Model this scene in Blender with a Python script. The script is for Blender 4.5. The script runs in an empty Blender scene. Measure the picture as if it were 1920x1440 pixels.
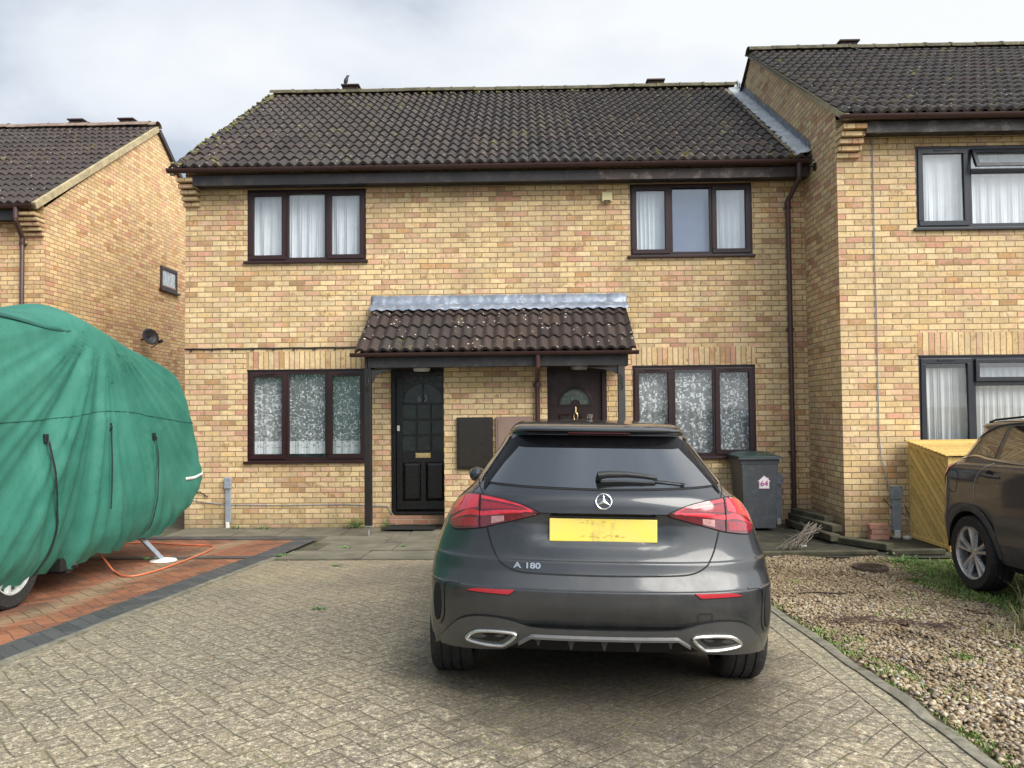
import bpy, bmesh, math, random
import numpy as np
from math import sin, cos, pi, radians, sqrt, atan2, floor
from mathutils import Vector, Matrix
random.seed(7); rng = np.random.RandomState(3)
S = bpy.context.scene; COL = S.collection

# ------------------------------------------------------------ camera
YAW, PIT, ROL = radians(1.0), radians(1.8), radians(.57)
CAM = Vector((0, 0, 1.69))
f_ = Vector((-sin(YAW)*cos(PIT), cos(YAW)*cos(PIT), sin(PIT)))
r0 = Vector((cos(YAW), sin(YAW), 0)); u0 = r0.cross(f_)
r_ = r0*cos(ROL) - u0*sin(ROL); u_ = u0*cos(ROL) + r0*sin(ROL)
cd = bpy.data.cameras.new('camera'); cam = bpy.data.objects.new('camera', cd); COL.objects.link(cam)
cd.sensor_width = 36; cd.lens = 36*1443/1920; cd.clip_end = 2000; cd.clip_start = .05
cam.matrix_world = Matrix(((r_.x, u_.x, -f_.x, 0), (r_.y, u_.y, -f_.y, 0), (r_.z, u_.z, -f_.z, CAM.z), (0, 0, 0, 1)))
S.camera = cam

# ------------------------------------------------------------ world, sun, exposure
SUN_EL, SUN_AZ = radians(42), radians(128)      # azimuth from +Y towards +X: behind the camera, to the right
w = bpy.data.worlds.new('World'); S.world = w; w.use_nodes = True
nt = w.node_tree; nt.nodes.clear()
def wn(t, **k):
    n = nt.nodes.new(t)
    for a, b in k.items(): setattr(n, a, b)
    return n
out = wn('ShaderNodeOutputWorld'); bg = wn('ShaderNodeBackground'); bg.inputs[1].default_value = .1
sky = wn('ShaderNodeTexSky', sky_type='NISHITA', sun_disc=False, sun_elevation=SUN_EL, sun_rotation=SUN_AZ)
tc = wn('ShaderNodeTexCoord'); sep = wn('ShaderNodeSeparateXYZ'); nt.links.new(tc.outputs['Generated'], sep.inputs[0])
ad = wn('ShaderNodeMath', operation='ADD'); ad.inputs[1].default_value = .35; nt.links.new(sep.outputs[2], ad.inputs[0])
ab = wn('ShaderNodeMath', operation='MAXIMUM'); ab.inputs[1].default_value = .12; nt.links.new(ad.outputs[0], ab.inputs[0])
dx = wn('ShaderNodeMath', operation='DIVIDE'); dy = wn('ShaderNodeMath', operation='DIVIDE')
for d_, i in ((dx, 0), (dy, 1)):
    nt.links.new(sep.outputs[i], d_.inputs[0]); nt.links.new(ab.outputs[0], d_.inputs[1])
cb = wn('ShaderNodeCombineXYZ'); nt.links.new(dx.outputs[0], cb.inputs[0]); nt.links.new(dy.outputs[0], cb.inputs[1])
cb.inputs[2].default_value = 3.7
no = wn('ShaderNodeTexNoise'); no.inputs['Scale'].default_value = 1.35; no.inputs['Detail'].default_value = 7; no.inputs['Roughness'].default_value = .52
no.inputs['Distortion'].default_value = .25
nt.links.new(cb.outputs[0], no.inputs['Vector'])
cr = wn('ShaderNodeValToRGB'); e = cr.color_ramp.elements
e[0].position = .37; e[0].color = (2.5, 2.95, 3.55, 1); e[1].position = .66; e[1].color = (5.9, 6.05, 6.2, 1)
m1 = e.new(.47); m1.color = (3.6, 4.0, 4.55, 1); m2 = e.new(.55); m2.color = (5.0, 5.25, 5.6, 1)
gr_ = wn('ShaderNodeMath', operation='MULTIPLY_ADD'); nt.links.new(sep.outputs[0], gr_.inputs[0]); gr_.inputs[1].default_value = .24; nt.links.new(no.outputs[0], gr_.inputs[2])
nt.links.new(gr_.outputs[0], cr.inputs[0])
mx = wn('ShaderNodeMixRGB'); mx.inputs[0].default_value = .93
nt.links.new(sky.outputs[0], mx.inputs[1]); nt.links.new(cr.outputs[0], mx.inputs[2])
# cloud cover is brighter on the side the sun stands
dt = wn('ShaderNodeVectorMath', operation='DOT_PRODUCT'); nt.links.new(tc.outputs['Generated'], dt.inputs[0]); dt.inputs[1].default_value = (sin(SUN_AZ)*cos(radians(38)), cos(SUN_AZ)*cos(radians(38)), sin(radians(38)))
mr = wn('ShaderNodeMapRange', interpolation_type='SMOOTHSTEP'); nt.links.new(dt.outputs['Value'], mr.inputs[0]); mr.inputs[1].default_value = .15; mr.inputs[2].default_value = 1.; mr.inputs[3].default_value = 1.; mr.inputs[4].default_value = 1.7
ml = wn('ShaderNodeVectorMath', operation='SCALE'); nt.links.new(mx.outputs[0], ml.inputs[0]); nt.links.new(mr.outputs[0], ml.inputs['Scale'])
nt.links.new(ml.outputs[0], bg.inputs[0]); nt.links.new(bg.outputs[0], out.inputs[0])
sl = bpy.data.lights.new('sun', 'SUN'); sl.energy = 2.7; sl.angle = radians(50); sl.color = (1, .95, .87)
so = bpy.data.objects.new('sun', sl); COL.objects.link(so)
sd = Vector((sin(SUN_AZ)*cos(SUN_EL), cos(SUN_AZ)*cos(SUN_EL), sin(SUN_EL)))
so.rotation_euler = sd.to_track_quat('Z', 'Y').to_euler()
S.view_settings.view_transform = 'Standard'; S.view_settings.look = 'None'; S.view_settings.gamma = 1
S.view_settings.exposure = .77

# ------------------------------------------------------------ node helpers
class NT:
    def __init__(s, name):
        s.mat = bpy.data.materials.new(name); s.mat.use_nodes = True; s.t = s.mat.node_tree
        s.b = s.t.nodes['Principled BSDF']; s.out = s.t.nodes['Material Output']
    def n(s, ty, **k):
        x = s.t.nodes.new(ty)
        for a, b in k.items(): setattr(x, a, b)
        return x
    def lk(s, a, b): s.t.links.new(a, b)
    def put(s, v, sock):
        if isinstance(v, bpy.types.NodeSocket): s.lk(v, sock)
        elif isinstance(v, (tuple, list)): sock.default_value = tuple(v) + ((1,) if len(v) == 3 and len(sock.default_value) == 4 else ())
        else: sock.default_value = v
    def m(s, op, a, b=0., c=0.):
        x = s.n('ShaderNodeMath', operation=op)
        for i, v in enumerate((a, b, c)):
            if i < len(x.inputs): s.put(v, x.inputs[i])
        return x.outputs[0]
    def mix(s, f, a, b, mode='MIX'):
        x = s.n('ShaderNodeMixRGB', blend_type=mode); s.put(f, x.inputs[0]); s.put(a, x.inputs[1]); s.put(b, x.inputs[2]); return x.outputs[0]
    def ramp(s, v, stops, interp='LINEAR'):
        x = s.n('ShaderNodeValToRGB'); r = x.color_ramp; r.interpolation = interp
        for i, (p, c) in enumerate(stops):
            c = tuple(c) + (1,) if isinstance(c, (tuple, list)) else (c, c, c, 1)
            el = r.elements[i] if i < 2 else r.elements.new(p)
            el.position = p; el.color = c
        s.put(v, x.inputs[0]); return x.outputs[0]
    def pos(s, scale=None):
        g = s.n('ShaderNodeNewGeometry').outputs['Position']
        return s.scl(g, scale) if scale else g
    def obj(s, scale=None):
        g = s.n('ShaderNodeTexCoord').outputs['Object']
        return s.scl(g, scale) if scale else g
    def scl(s, v, sc):
        x = s.n('ShaderNodeVectorMath', operation='MULTIPLY'); s.lk(v, x.inputs[0]); x.inputs[1].default_value = sc; return x.outputs[0]
    def noise(s, vec, scale, detail=4, rough=.55, dist=0.):
        x = s.n('ShaderNodeTexNoise'); s.lk(vec, x.inputs['Vector']); x.inputs['Scale'].default_value = scale
        x.inputs['Detail'].default_value = detail; x.inputs['Roughness'].default_value = rough; x.inputs['Distortion'].default_value = dist
        return x.outputs[0]
    def vor(s, vec, scale, feat='F1', out=0):
        x = s.n('ShaderNodeTexVoronoi', feature=feat); s.lk(vec, x.inputs['Vector']); x.inputs['Scale'].default_value = scale; return x.outputs[out]
    def white(s, a, b, c=0.):
        v = s.n('ShaderNodeCombineXYZ'); s.put(a, v.inputs[0]); s.put(b, v.inputs[1]); s.put(c, v.inputs[2])
        x = s.n('ShaderNodeTexWhiteNoise', noise_dimensions='3D'); s.lk(v.outputs[0], x.inputs[0]); return x.outputs[0]
    def xyz(s, v):
        x = s.n('ShaderNodeSeparateXYZ'); s.lk(v, x.inputs[0]); return x.outputs
    def att(s, name): return s.n('ShaderNodeAttribute', attribute_name=name).outputs['Fac']
    def bump(s, h, strength=.5, dist=.01):
        x = s.n('ShaderNodeBump'); x.inputs['Strength'].default_value = strength; x.inputs['Distance'].default_value = dist
        s.put(h, x.inputs['Height']); s.lk(x.outputs[0], s.b.inputs['Normal'])
    def set(s, **k):
        for a, v in k.items(): s.put(v, s.b.inputs[{'color': 'Base Color', 'rough': 'Roughness', 'metal': 'Metallic', 'coat': 'Coat Weight', 'coatr': 'Coat Roughness', 'ior': 'IOR', 'spec': 'Specular IOR Level', 'alpha': 'Alpha', 'trans': 'Transmission Weight', 'sub': 'Subsurface Weight'}[a]])
        return s.mat

def simple(name, col, rough=.5, var=.25, scale=6, bump=0, bscale=80, metal=0, coat=0, dirt=None, world=False, ior=1.5):
    t = NT(name); v = t.pos() if world else t.obj()
    n1 = t.noise(v, scale, 5, .6)
    lo = tuple(c*(1-var) for c in col); hi = tuple(min(1, c*(1+var)) for c in col)
    c = t.ramp(n1, [(.3, lo), (.7, hi)])
    if dirt:
        n2 = t.noise(v, scale*2.3, 6, .7)
        c = t.mix(t.ramp(n2, [(.52, 0.), (.66, .8)]), c, dirt)
    rr = t.ramp(t.noise(v, scale*3, 3), [(.3, max(.02, rough-.08)), (.7, min(1, rough+.08))])
    if bump: t.bump(t.noise(v, bscale, 4, .6), bump, .004)
    return t.set(color=c, rough=rr, metal=metal, coat=coat, ior=ior)

BR_PAL0 = [(0, (.70, .53, .275)), (.16, (.65, .475, .22)), (.30, (.72, .57, .31)), (.42, (.66, .49, .25)), (.52, (.74, .57, .29)), (.70, (.66, .45, .265)),
          (.82, (.64, .395, .23)), (.90, (.55, .33, .14)), (.945, (.44, .28, .14)), (.975, (.58, .32, .20))]
BR_PAL = [(p_, (min(.82, c_[0]*1.09), c_[1]*1.05, c_[2]*1.12)) for p_, c_ in BR_PAL0]
def brick_mat(name, bw=.225, bh=.075, soldier=False, pal=BR_PAL, mortar=(.235, .165, .085), zoff=0., dark=0., xoff=0.):
    t = NT(name); p = t.pos(); x, y, z = t.xyz(p)
    nx = t.xyz(t.n('ShaderNodeNewGeometry').outputs['True Normal'])[0]
    side = t.m('GREATER_THAN', t.m('ABSOLUTE', nx), .5)
    u = t.m('ADD', t.m('MULTIPLY', x, t.m('SUBTRACT', 1., side)), t.m('MULTIPLY', y, side))
    u = t.m('ADD', u, 50.+xoff); z = t.m('ADD', z, 10.+zoff)
    # a little waviness so that the joints are not ruler straight
    wv = t.m('MULTIPLY', t.m('SUBTRACT', t.noise(p, 5., 3), .5), .010); z = t.m('ADD', z, wv)
    u = t.m('ADD', u, t.m('MULTIPLY', t.m('SUBTRACT', t.noise(p, 9., 2), .5), .016))
    rz = t.m('DIVIDE', z, bh); row = t.m('FLOOR', rz); fz = t.m('FRACT', rz)
    ru = t.m('ADD', t.m('DIVIDE', u, bw), t.m('MULTIPLY', t.m('FLOORED_MODULO', row, 2.), .5)) if not soldier else t.m('DIVIDE', u, bw)
    colm = t.m('FLOOR', ru); fu = t.m('FRACT', ru)
    eu = t.m('MULTIPLY', t.m('MINIMUM', fu, t.m('SUBTRACT', 1., fu)), bw)
    ez = t.m('MULTIPLY', t.m('MINIMUM', fz, t.m('SUBTRACT', 1., fz)), bh)
    if soldier: ez = 1.
    ed = t.m('MINIMUM', eu, ez)
    ed = t.m('ADD', ed, t.m('MULTIPLY', t.m('SUBTRACT', t.noise(p, 60., 3), .5), .004))
    msk = t.ramp(ed, [(.0046, 0.), (.0074, 1.)])
    rnd = t.white(colm, row, side)
    lf = t.noise(p, .9, 3)
    r2 = t.m('FRACT', t.m('ADD', rnd, 0.))
    r2 = t.m('MINIMUM', .99, t.m('MAXIMUM', 0., t.m('ADD', r2, t.m('MULTIPLY', t.m('SUBTRACT', lf, .52), .8))))
    c = t.ramp(r2, pal, 'CONSTANT')
    # per-brick brightness and mottling inside each brick
    br = t.m('ADD', .84, t.m('MULTIPLY', t.white(row, colm, 3.), .28))
    mot = t.ramp(t.noise(p, 26., 5, .65), [(.3, .80), (.7, 1.12)])
    c = t.mix(1., c, t.m('MULTIPLY', br, mot), 'MULTIPLY')
    burn = t.m('MULTIPLY', t.ramp(t.noise(p, 14., 4, .6), [(.54, 0.), (.66, .75)]), t.m('GREATER_THAN', t.white(colm, row, 9.), .66))
    c = t.mix(burn, c, (.36, .19, .085))
    c = t.mix(msk, t.mix(t.noise(p, 8., 4), mortar, tuple(v*1.5 for v in mortar)), c)
    stk = t.ramp(t.noise(t.scl(p, (5., 5., .45)), 1.6, 4, .6), [(.50, 0.), (.72, .26)]); c = t.mix(stk, c, (.30, .24, .15))
    # weather: faint grime near the ground and in drifts
    gr = t.ramp(t.noise(p, 1.7, 5, .6), [(.42, 0.), (.72, .28 + dark)])
    c = t.mix(gr, c, (.27, .215, .13))
    low = t.ramp(t.m('SUBTRACT', z, 10.+zoff), [(.0, .65), (.42, 0.)])
    low = t.m('MULTIPLY', low, t.ramp(t.noise(p, 4., 4), [(.3, .3), (.6, 1.)]))
    c = t.mix(low, c, (.20, .17, .10))
    t.bump(t.m('ADD', msk, t.m('MULTIPLY', t.noise(p, 90., 3), .35)), .7, .006)
    return t.set(color=c, rough=.9)

def herring_mat(name, w_, pal, joint, moss=(.16, .19, .06), patches=None, soldier_line=False, speck=.5, ang=45):
    t = NT(name); p = t.pos(); x, y, z = t.xyz(p)
    x = t.m('ADD', x, t.m('MULTIPLY', t.m('SUBTRACT', t.noise(p, 2.6, 3), .5), .045)); y = t.m('ADD', y, t.m('MULTIPLY', t.m('SUBTRACT', t.noise(p, 3.1, 3), .5), .045))
    c_, s_ = cos(radians(ang))/w_, sin(radians(ang))/w_
    a = t.m('ADD', t.m('ADD', t.m('MULTIPLY', x, c_), t.m('MULTIPLY', y, s_)), 400.)
    b = t.m('ADD', t.m('SUBTRACT', t.m('MULTIPLY', y, c_), t.m('MULTIPLY', x, s_)), 400.)
    i, j, fa, fb = t.m('FLOOR', a), t.m('FLOOR', b), t.m('FRACT', a), t.m('FRACT', b)
    k = t.m('FLOORED_MODULO', t.m('SUBTRACT', i, j), 4.)
    H = t.m('LESS_THAN', k, 1.5); o1 = t.m('COMPARE', k, 1., .3); o2 = t.m('COMPARE', k, 2., .3)
    iH = t.m('SUBTRACT', 1., H)
    u = t.m('ADD', t.m('MULTIPLY', H, t.m('ADD', fa, o1)), t.m('MULTIPLY', iH, t.m('ADD', fb, o2)))
    v = t.m('ADD', t.m('MULTIPLY', H, fb), t.m('MULTIPLY', iH, fa))
    e1 = t.m('MINIMUM', u, t.m('SUBTRACT', 2., u)); e2 = t.m('MINIMUM', v, t.m('SUBTRACT', 1., v))
    ed = t.m('MULTIPLY', t.m('MINIMUM', e1, e2), w_)
    ed = t.m('ADD', ed, t.m('MULTIPLY', t.m('SUBTRACT', t.noise(p, 45., 4, .7), .5), .006))
    msk = t.ramp(ed, [(.0012, 0.), (.0056, 1.)])
    rnd = t.white(t.m('SUBTRACT', i, o1), t.m('SUBTRACT', j, o2), H)
    c = t.ramp(rnd, pal)
    if patches: c = patches(t, p, c)
    sp = t.noise(p, 130., 3, .7)
    c = t.mix(1., c, t.ramp(sp, [(.32, 1-speck), (.5, 1.), (.68, 1+speck)]), 'MULTIPLY'); c = t.mix(1., c, t.ramp(t.noise(p, 48., 3, .7), [(.34, 1-speck*.7), (.5, 1.), (.66, 1+speck*.6)]), 'MULTIPLY')
    jc = t.mix(t.ramp(t.noise(p, 3., 5, .65), [(.50, 0.), (.62, 1.)]), joint, moss)
    c = t.mix(msk, jc, c)
    t.bump(t.m('ADD', msk, t.m('MULTIPLY', sp, .7)), .7, .004)
    rg = t.ramp(t.noise(p, 1.3, 4), [(.35, .6), (.6, .88)])
    return t.set(color=c, rough=rg)

# ------------------------------------------------------------ mesh helpers
ORG = {}
class MB:
    def __init__(s): s.v = []; s.f = []; s.m = []; s.cur = 0; s.a = []; s.av = 0.
    def vt(s, p): s.v.append(tuple(p)); s.a.append(s.av); return len(s.v)-1
    def fc(s, *i): s.f.append(tuple(i)); s.m.append(s.cur)
    def box(s, x0, x1, y0, y1, z0, z1):
        b = [s.vt(p) for p in ((x0, y0, z0), (x1, y0, z0), (x1, y1, z0), (x0, y1, z0), (x0, y0, z1), (x1, y0, z1), (x1, y1, z1), (x0, y1, z1))]
        for q in ((0, 3, 2, 1), (4, 5, 6, 7), (0, 1, 5, 4), (1, 2, 6, 5), (2, 3, 7, 6), (3, 0, 4, 7)): s.fc(*[b[i] for i in q])
        return s
    def bar(s, p0, p1, wx, wy, up=(0, 0, 1)):
        p0, p1 = Vector(p0), Vector(p1); d = (p1-p0).normalized(); a = d.cross(Vector(up))
        if a.length < 1e-4: a = Vector((1, 0, 0))
        a.normalize(); b = a.cross(d)
        q = []
        for p in (p0, p1):
            for i, j in ((-1, -1), (1, -1), (1, 1), (-1, 1)): q.append(s.vt(p + a*i*wx/2 + b*j*wy/2))
        for t in ((0, 1, 2, 3), (7, 6, 5, 4), (0, 4, 5, 1), (1, 5, 6, 2), (2, 6, 7, 3), (3, 7, 4, 0)): s.fc(*[q[i] for i in t])
        return s
    def tube(s, pts, r, n=8, cap=True):
        pts = [Vector(p) for p in pts]; rs = r if isinstance(r, (list, tuple)) else [r]*len(pts); rings = []
        ref = None
        for k, p in enumerate(pts):
            d = (pts[min(k+1, len(pts)-1)] - pts[max(k-1, 0)]).normalized()
            if ref is None: ref = Vector((0, 0, 1)) if abs(d.z) < .9 else Vector((1, 0, 0))
            a = d.cross(ref).normalized(); b = a.cross(d).normalized(); ref = b
            rings.append([s.vt(p + (a*cos(2*pi*i/n) + b*sin(2*pi*i/n))*rs[k]) for i in range(n)])
        for A, B in zip(rings, rings[1:]):
            for i in range(n): s.fc(A[i], A[(i+1) % n], B[(i+1) % n], B[i])
        if cap: s.fc(*rings[0][::-1]); s.fc(*rings[-1])
        return s
    def grid(s, P):      # P[i][j] points
        I = [[s.vt(p) for p in row] for row in P]
        for a, b in zip(I, I[1:]):
            for j in range(len(a)-1): s.fc(a[j], a[j+1], b[j+1], b[j])
        return s
    def prism(s, poly, fn0, fn1):      # poly 2D; fn(p)->3D
        a = [s.vt(fn0(p)) for p in poly]; b = [s.vt(fn1(p)) for p in poly]; n = len(poly)
        s.fc(*a[::-1]); s.fc(*b)
        for i in range(n): s.fc(a[i], a[(i+1) % n], b[(i+1) % n], b[i])
        return s
    def lathe(s, prof, c, axis='z', n=24, frm=None):   # prof [(r,h)]
        rings = []
        for r, h in prof:
            ring = []
            for i in range(n):
                t = 2*pi*i/n; a, b = r*cos(t), r*sin(t)
                q = {'z': (a, b, h), 'x': (h, a, b), 'y': (a, h, b)}[axis]
                ring.append(s.vt((c[0]+q[0], c[1]+q[1], c[2]+q[2])))
            rings.append(ring)
        for A, B in zip(rings, rings[1:]):
            for i in range(n): s.fc(A[i], A[(i+1) % n], B[(i+1) % n], B[i])
        return s
    def build(s, name, mat, parent=None, smooth=False, bevel=0, solid=0, attr=None, fixn=True, sharp=40):
        me = bpy.data.meshes.new(name); org = ORG.get(parent.name, Vector()) if parent else Vector()
        me.from_pydata([(p[0]-org.x, p[1]-org.y, p[2]-org.z) for p in s.v], [], s.f)
        for m in (mat if isinstance(mat, (list, tuple)) else [mat]): me.materials.append(m)
        me.polygons.foreach_set('material_index', s.m)
        if attr:
            at = me.attributes.new(attr, 'FLOAT', 'POINT'); at.data.foreach_set('value', s.a)
        if fixn:
            bm = bmesh.new(); bm.from_mesh(me); bmesh.ops.remove_doubles(bm, verts=bm.verts, dist=1e-5)
            bmesh.ops.recalc_face_normals(bm, faces=bm.faces); bm.to_mesh(me); bm.free()
        if smooth:
            me.polygons.foreach_set('use_smooth', [True]*len(me.polygons)); me.set_sharp_from_angle(angle=radians(sharp))
        o = bpy.data.objects.new(name, me); COL.objects.link(o)
        if parent: o.parent = parent; ORG[o.name] = org
        if solid: md = o.modifiers.new('s', 'SOLIDIFY'); md.thickness = solid; md.offset = 0
        if bevel: md = o.modifiers.new('b', 'BEVEL'); md.width = bevel; md.segments = 2; md.limit_method = 'ANGLE'
        return o
def tag(o, label=None, cat=None, group=None, kind=None):
    for k, v in (('label', label), ('category', cat), ('group', group), ('kind', kind)):
        if v: o[k] = v
    return o
def thing(name, loc, label, cat, group=None, rot=None):
    o = bpy.data.objects.new(name, None); COL.objects.link(o); o.location = loc; o.empty_display_size = .1
    if rot is not None: o.rotation_euler = rot; ORG[o.name] = Vector()
    else: ORG[o.name] = Vector(loc)
    return tag(o, label, cat, group)
def text_mesh(name, s, size, mat, parent, loc, rot, extr=.001, align='CENTER', bold=0.):
    c = bpy.data.curves.new(name, 'FONT'); c.body = s; c.size = size; c.extrude = extr; c.align_x = align; c.offset = bold
    o = bpy.data.objects.new(name, c); COL.objects.link(o); bpy.context.view_layer.update()
    me = bpy.data.meshes.new_from_object(o); bpy.data.objects.remove(o)
    me.materials.clear(); me.materials.append(mat)
    o = bpy.data.objects.new(name, me); COL.objects.link(o); o.parent = parent
    o.location = Vector(loc) - ORG.get(parent.name, Vector()) if parent else loc; o.rotation_euler = rot
    return o
def sst(a, b, x): x = min(1, max(0, (x-a)/(b-a))); return x*x*(3-2*x)
def gz(X, Y):
    z = .0385*(10-max(4., min(Y, 10))) + (.02*(4-max(0, Y)) if Y < 4 else 0)
    return z - (.022*max(-.6, min(X, 4.5))+.010*max(0, min(X, 4.5)-2))*(1-sst(7.4, 9.7, Y))
def patch(x0, x1, y0, y1, off, st=.25, clip=None):
    mb = MB(); nx = max(2, int((x1-x0)/st)+1); ny = max(2, int((y1-y0)/st)+1)
    mb.grid([[(x0+(x1-x0)*i/(nx-1), y0+(y1-y0)*j/(ny-1), gz(x0+(x1-x0)*i/(nx-1), y0+(y1-y0)*j/(ny-1))+off) for i in range(nx)] for j in range(ny)])
    return mb
def qpatch(c, off, nu, nv):      # bilinear quad patch, corners c00 c10 c11 c01
    P = []
    for j in range(nv+1):
        row = []
        for i in range(nu+1):
            a, b = i/nu, j/nv
            x = (1-b)*((1-a)*c[0][0]+a*c[1][0]) + b*((1-a)*c[3][0]+a*c[2][0]); y = (1-b)*((1-a)*c[0][1]+a*c[1][1]) + b*((1-a)*c[3][1]+a*c[2][1])
            row.append((x, y, gz(x, y)+off))
        P.append(row)
    return MB().grid(P)
# ------------------------------------------------------------ materials
BRICK = brick_mat('buff_brick'); BRICKR = brick_mat('buff_brick_upper', zoff=.02, xoff=.07)
SOLD = brick_mat('soldier_brick', bw=.075, bh=.30, soldier=True)
BRK2 = brick_mat('red_brick', pal=[(0, (.42, .16, .10)), (.5, (.50, .22, .15))], mortar=(.4, .3, .24))
def tile_mat(name, base, alt, moss=.5, flecks=.5):
    t = NT(name); p = t.pos(); r = t.att('rnd')
    c = t.ramp(r, [(0, base), (.45, tuple(v*1.25 for v in base)), (.8, alt), (1, tuple(v*.7 for v in base))])
    c = t.mix(1., c, t.ramp(t.noise(p, 22., 5, .65), [(.3, .62), (.7, 1.35)]), 'MULTIPLY')
    big = t.noise(p, .8, 4)
    c = t.mix(t.ramp(big, [(.45, 0.), (.6, .4)]), c, (.040, .038, .036))
    ms = t.m('MULTIPLY', t.ramp(t.noise(p, 5., 6, .7), [(.60-.06*moss, 0.), (.70-.06*moss, 1.)]), t.ramp(t.noise(p, .7, 3), [(.42, 0.), (.56, 1.)]))
    mossa = t.att('rnd')
    c = t.mix(t.m('MULTIPLY', ms, .9), c, t.mix(t.noise(p, 30., 3), (.10, .10, .02), (.27, .24, .07)))
    v = t.vor(t.scl(p, (1, 1.5, 1.5)), 9.5); tw = t.noise(p, 40., 3)
    fl = t.m('LESS_THAN', t.m('ADD', v, t.m('MULTIPLY', tw, .12)), .135+.06*flecks)
    fl = t.m('MULTIPLY', fl, t.m('GREATER_THAN', t.noise(p, 2.4, 3), .5))
    c = t.mix(fl, c, (.62, .60, .52))
    t.bump(t.noise(p, 70., 4, .7), .5, .006)
    return t.set(color=c, rough=.78)
TILE = tile_mat('roof_tile', (.034, .026, .024), (.060, .043, .037))
TILE_P = tile_mat('porch_tile', (.034, .022, .019), (.058, .036, .029), moss=.1, flecks=1.3)
TILE_L = tile_mat('roof_tile_left', (.038, .028, .026), (.060, .041, .035), moss=.2, flecks=.5)
MOSS = simple('mossy_ridge', (.085, .075, .048), .9, .5, 5, .6, 40, dirt=(.19, .18, .06), world=True)
BROWN = simple('brown_plastic', (.055, .026, .024), .38, .12, 3)
BROWNP = simple('brown_pipe', (.075, .036, .033), .42, .2, 3, dirt=(.05, .035, .03))
FASC = simple('dark_fascia', (.024, .022, .024), .55, .3, 2, .3, 30, dirt=(.07, .05, .045), world=True)
FASC2 = simple('worn_fascia', (.05, .035, .032), .65, .4, 2.5, .5, 30, dirt=(.20, .16, .14), world=True)
FRAME = simple('mahogany_frame', (.030, .010, .010), .42, .15, 3)
ANTH = simple('anthracite_frame', (.014, .018, .027), .42, .12, 3)
BLACKW = simple('black_gloss_wood', (.005, .005, .006), .3, .3, 5, .15, 60)
POSTM = simple('post_paint', (.016, .013, .013), .4, .3, 4, .2, 50)
POSTG = simple('post_paint_grey', (.055, .052, .048), .45, .2, 4)
LEAD = simple('lead_sheet', (.23, .265, .33), .45, .25, 4, .3, 30, metal=.35, dirt=(.55, .58, .62), world=True)
CEMENT = simple('verge_cement', (.42, .35, .21), .9, .3, 8, .6, 60, dirt=(.22, .2, .12), world=True)
GREYPL = simple('grey_plastic', (.30, .34, .39), .5, .12, 4, dirt=(.2, .2, .19))
WHITEP = simple('white_plastic', (.75, .75, .72), .45, .08, 5)
BRASS = simple('brass', (.75, .56, .26), .3, .1, 10, metal=.9)
CHROME = simple('chrome', (.72, .73, .74), .16, .05, 10, metal=1.)
STEEL = simple('dull_steel', (.42, .42, .42), .45, .2, 12, metal=.7)
RUBBER = simple('rubber', (.018, .018, .018), .75, .3, 18, .3, 60, dirt=(.05, .046, .04))
DARK = simple('dark_void', (.006, .006, .006), .9, .1)
BLKPL = simple('black_plastic', (.016, .017, .018), .5, .25, 8, .15, 100)
CREAM = simple('cream_box', (.66, .58, .30), .5, .1, 8)
def glass_mat(name, tint, refl=.25, rough=.02):
    t = NT(name); t.t.nodes.remove(t.b)
    tr = t.n('ShaderNodeBsdfTransparent'); tr.inputs[0].default_value = tint + (1,)
    gl = t.n('ShaderNodeBsdfGlossy'); gl.inputs['Roughness'].default_value = rough
    lw = t.n('ShaderNodeLayerWeight'); lw.inputs[0].default_value = .5; fres = t.m('MULTIPLY', t.m('POWER', lw.outputs['Facing'], 5.), .9)
    mxs = t.n('ShaderNodeMixShader'); t.put(t.m('ADD', fres, refl), mxs.inputs[0])
    nb = t.n('ShaderNodeBump'); nb.inputs['Strength'].default_value = .05; nb.inputs['Distance'].default_value = .02
    t.lk(t.noise(t.pos(), 1.4, 2), nb.inputs['Height']); t.lk(nb.outputs[0], gl.inputs['Normal'])
    t.lk(tr.outputs[0], mxs.inputs[1]); t.lk(gl.outputs[0], mxs.inputs[2]); t.lk(mxs.outputs[0], t.out.inputs[0]); return t.mat
PANE = glass_mat('window_glass', (.93, .95, .96), .10)
PANE2 = glass_mat('window_glass_bright', (.92, .95, .97), .22)
OBSC = simple('obscured_glass', (.02, .032, .028), .12, .5, 14, .6, 45, world=True)
def fabric(name, col, rough=.9, sub=0.):
    t = NT(name); p = t.pos()
    t.bump(t.noise(p, 220., 2), .2, .001)
    return t.set(color=t.ramp(t.noise(p, 5., 3), [(.3, tuple(c*.9 for c in col)), (.7, col)]), rough=rough)
CURT = fabric('white_curtain', (.93, .94, .94))
CURTG = fabric('grey_net', (.62, .64, .65)); BLIND = fabric('grey_blue_blind', (.27, .31, .43))
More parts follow.
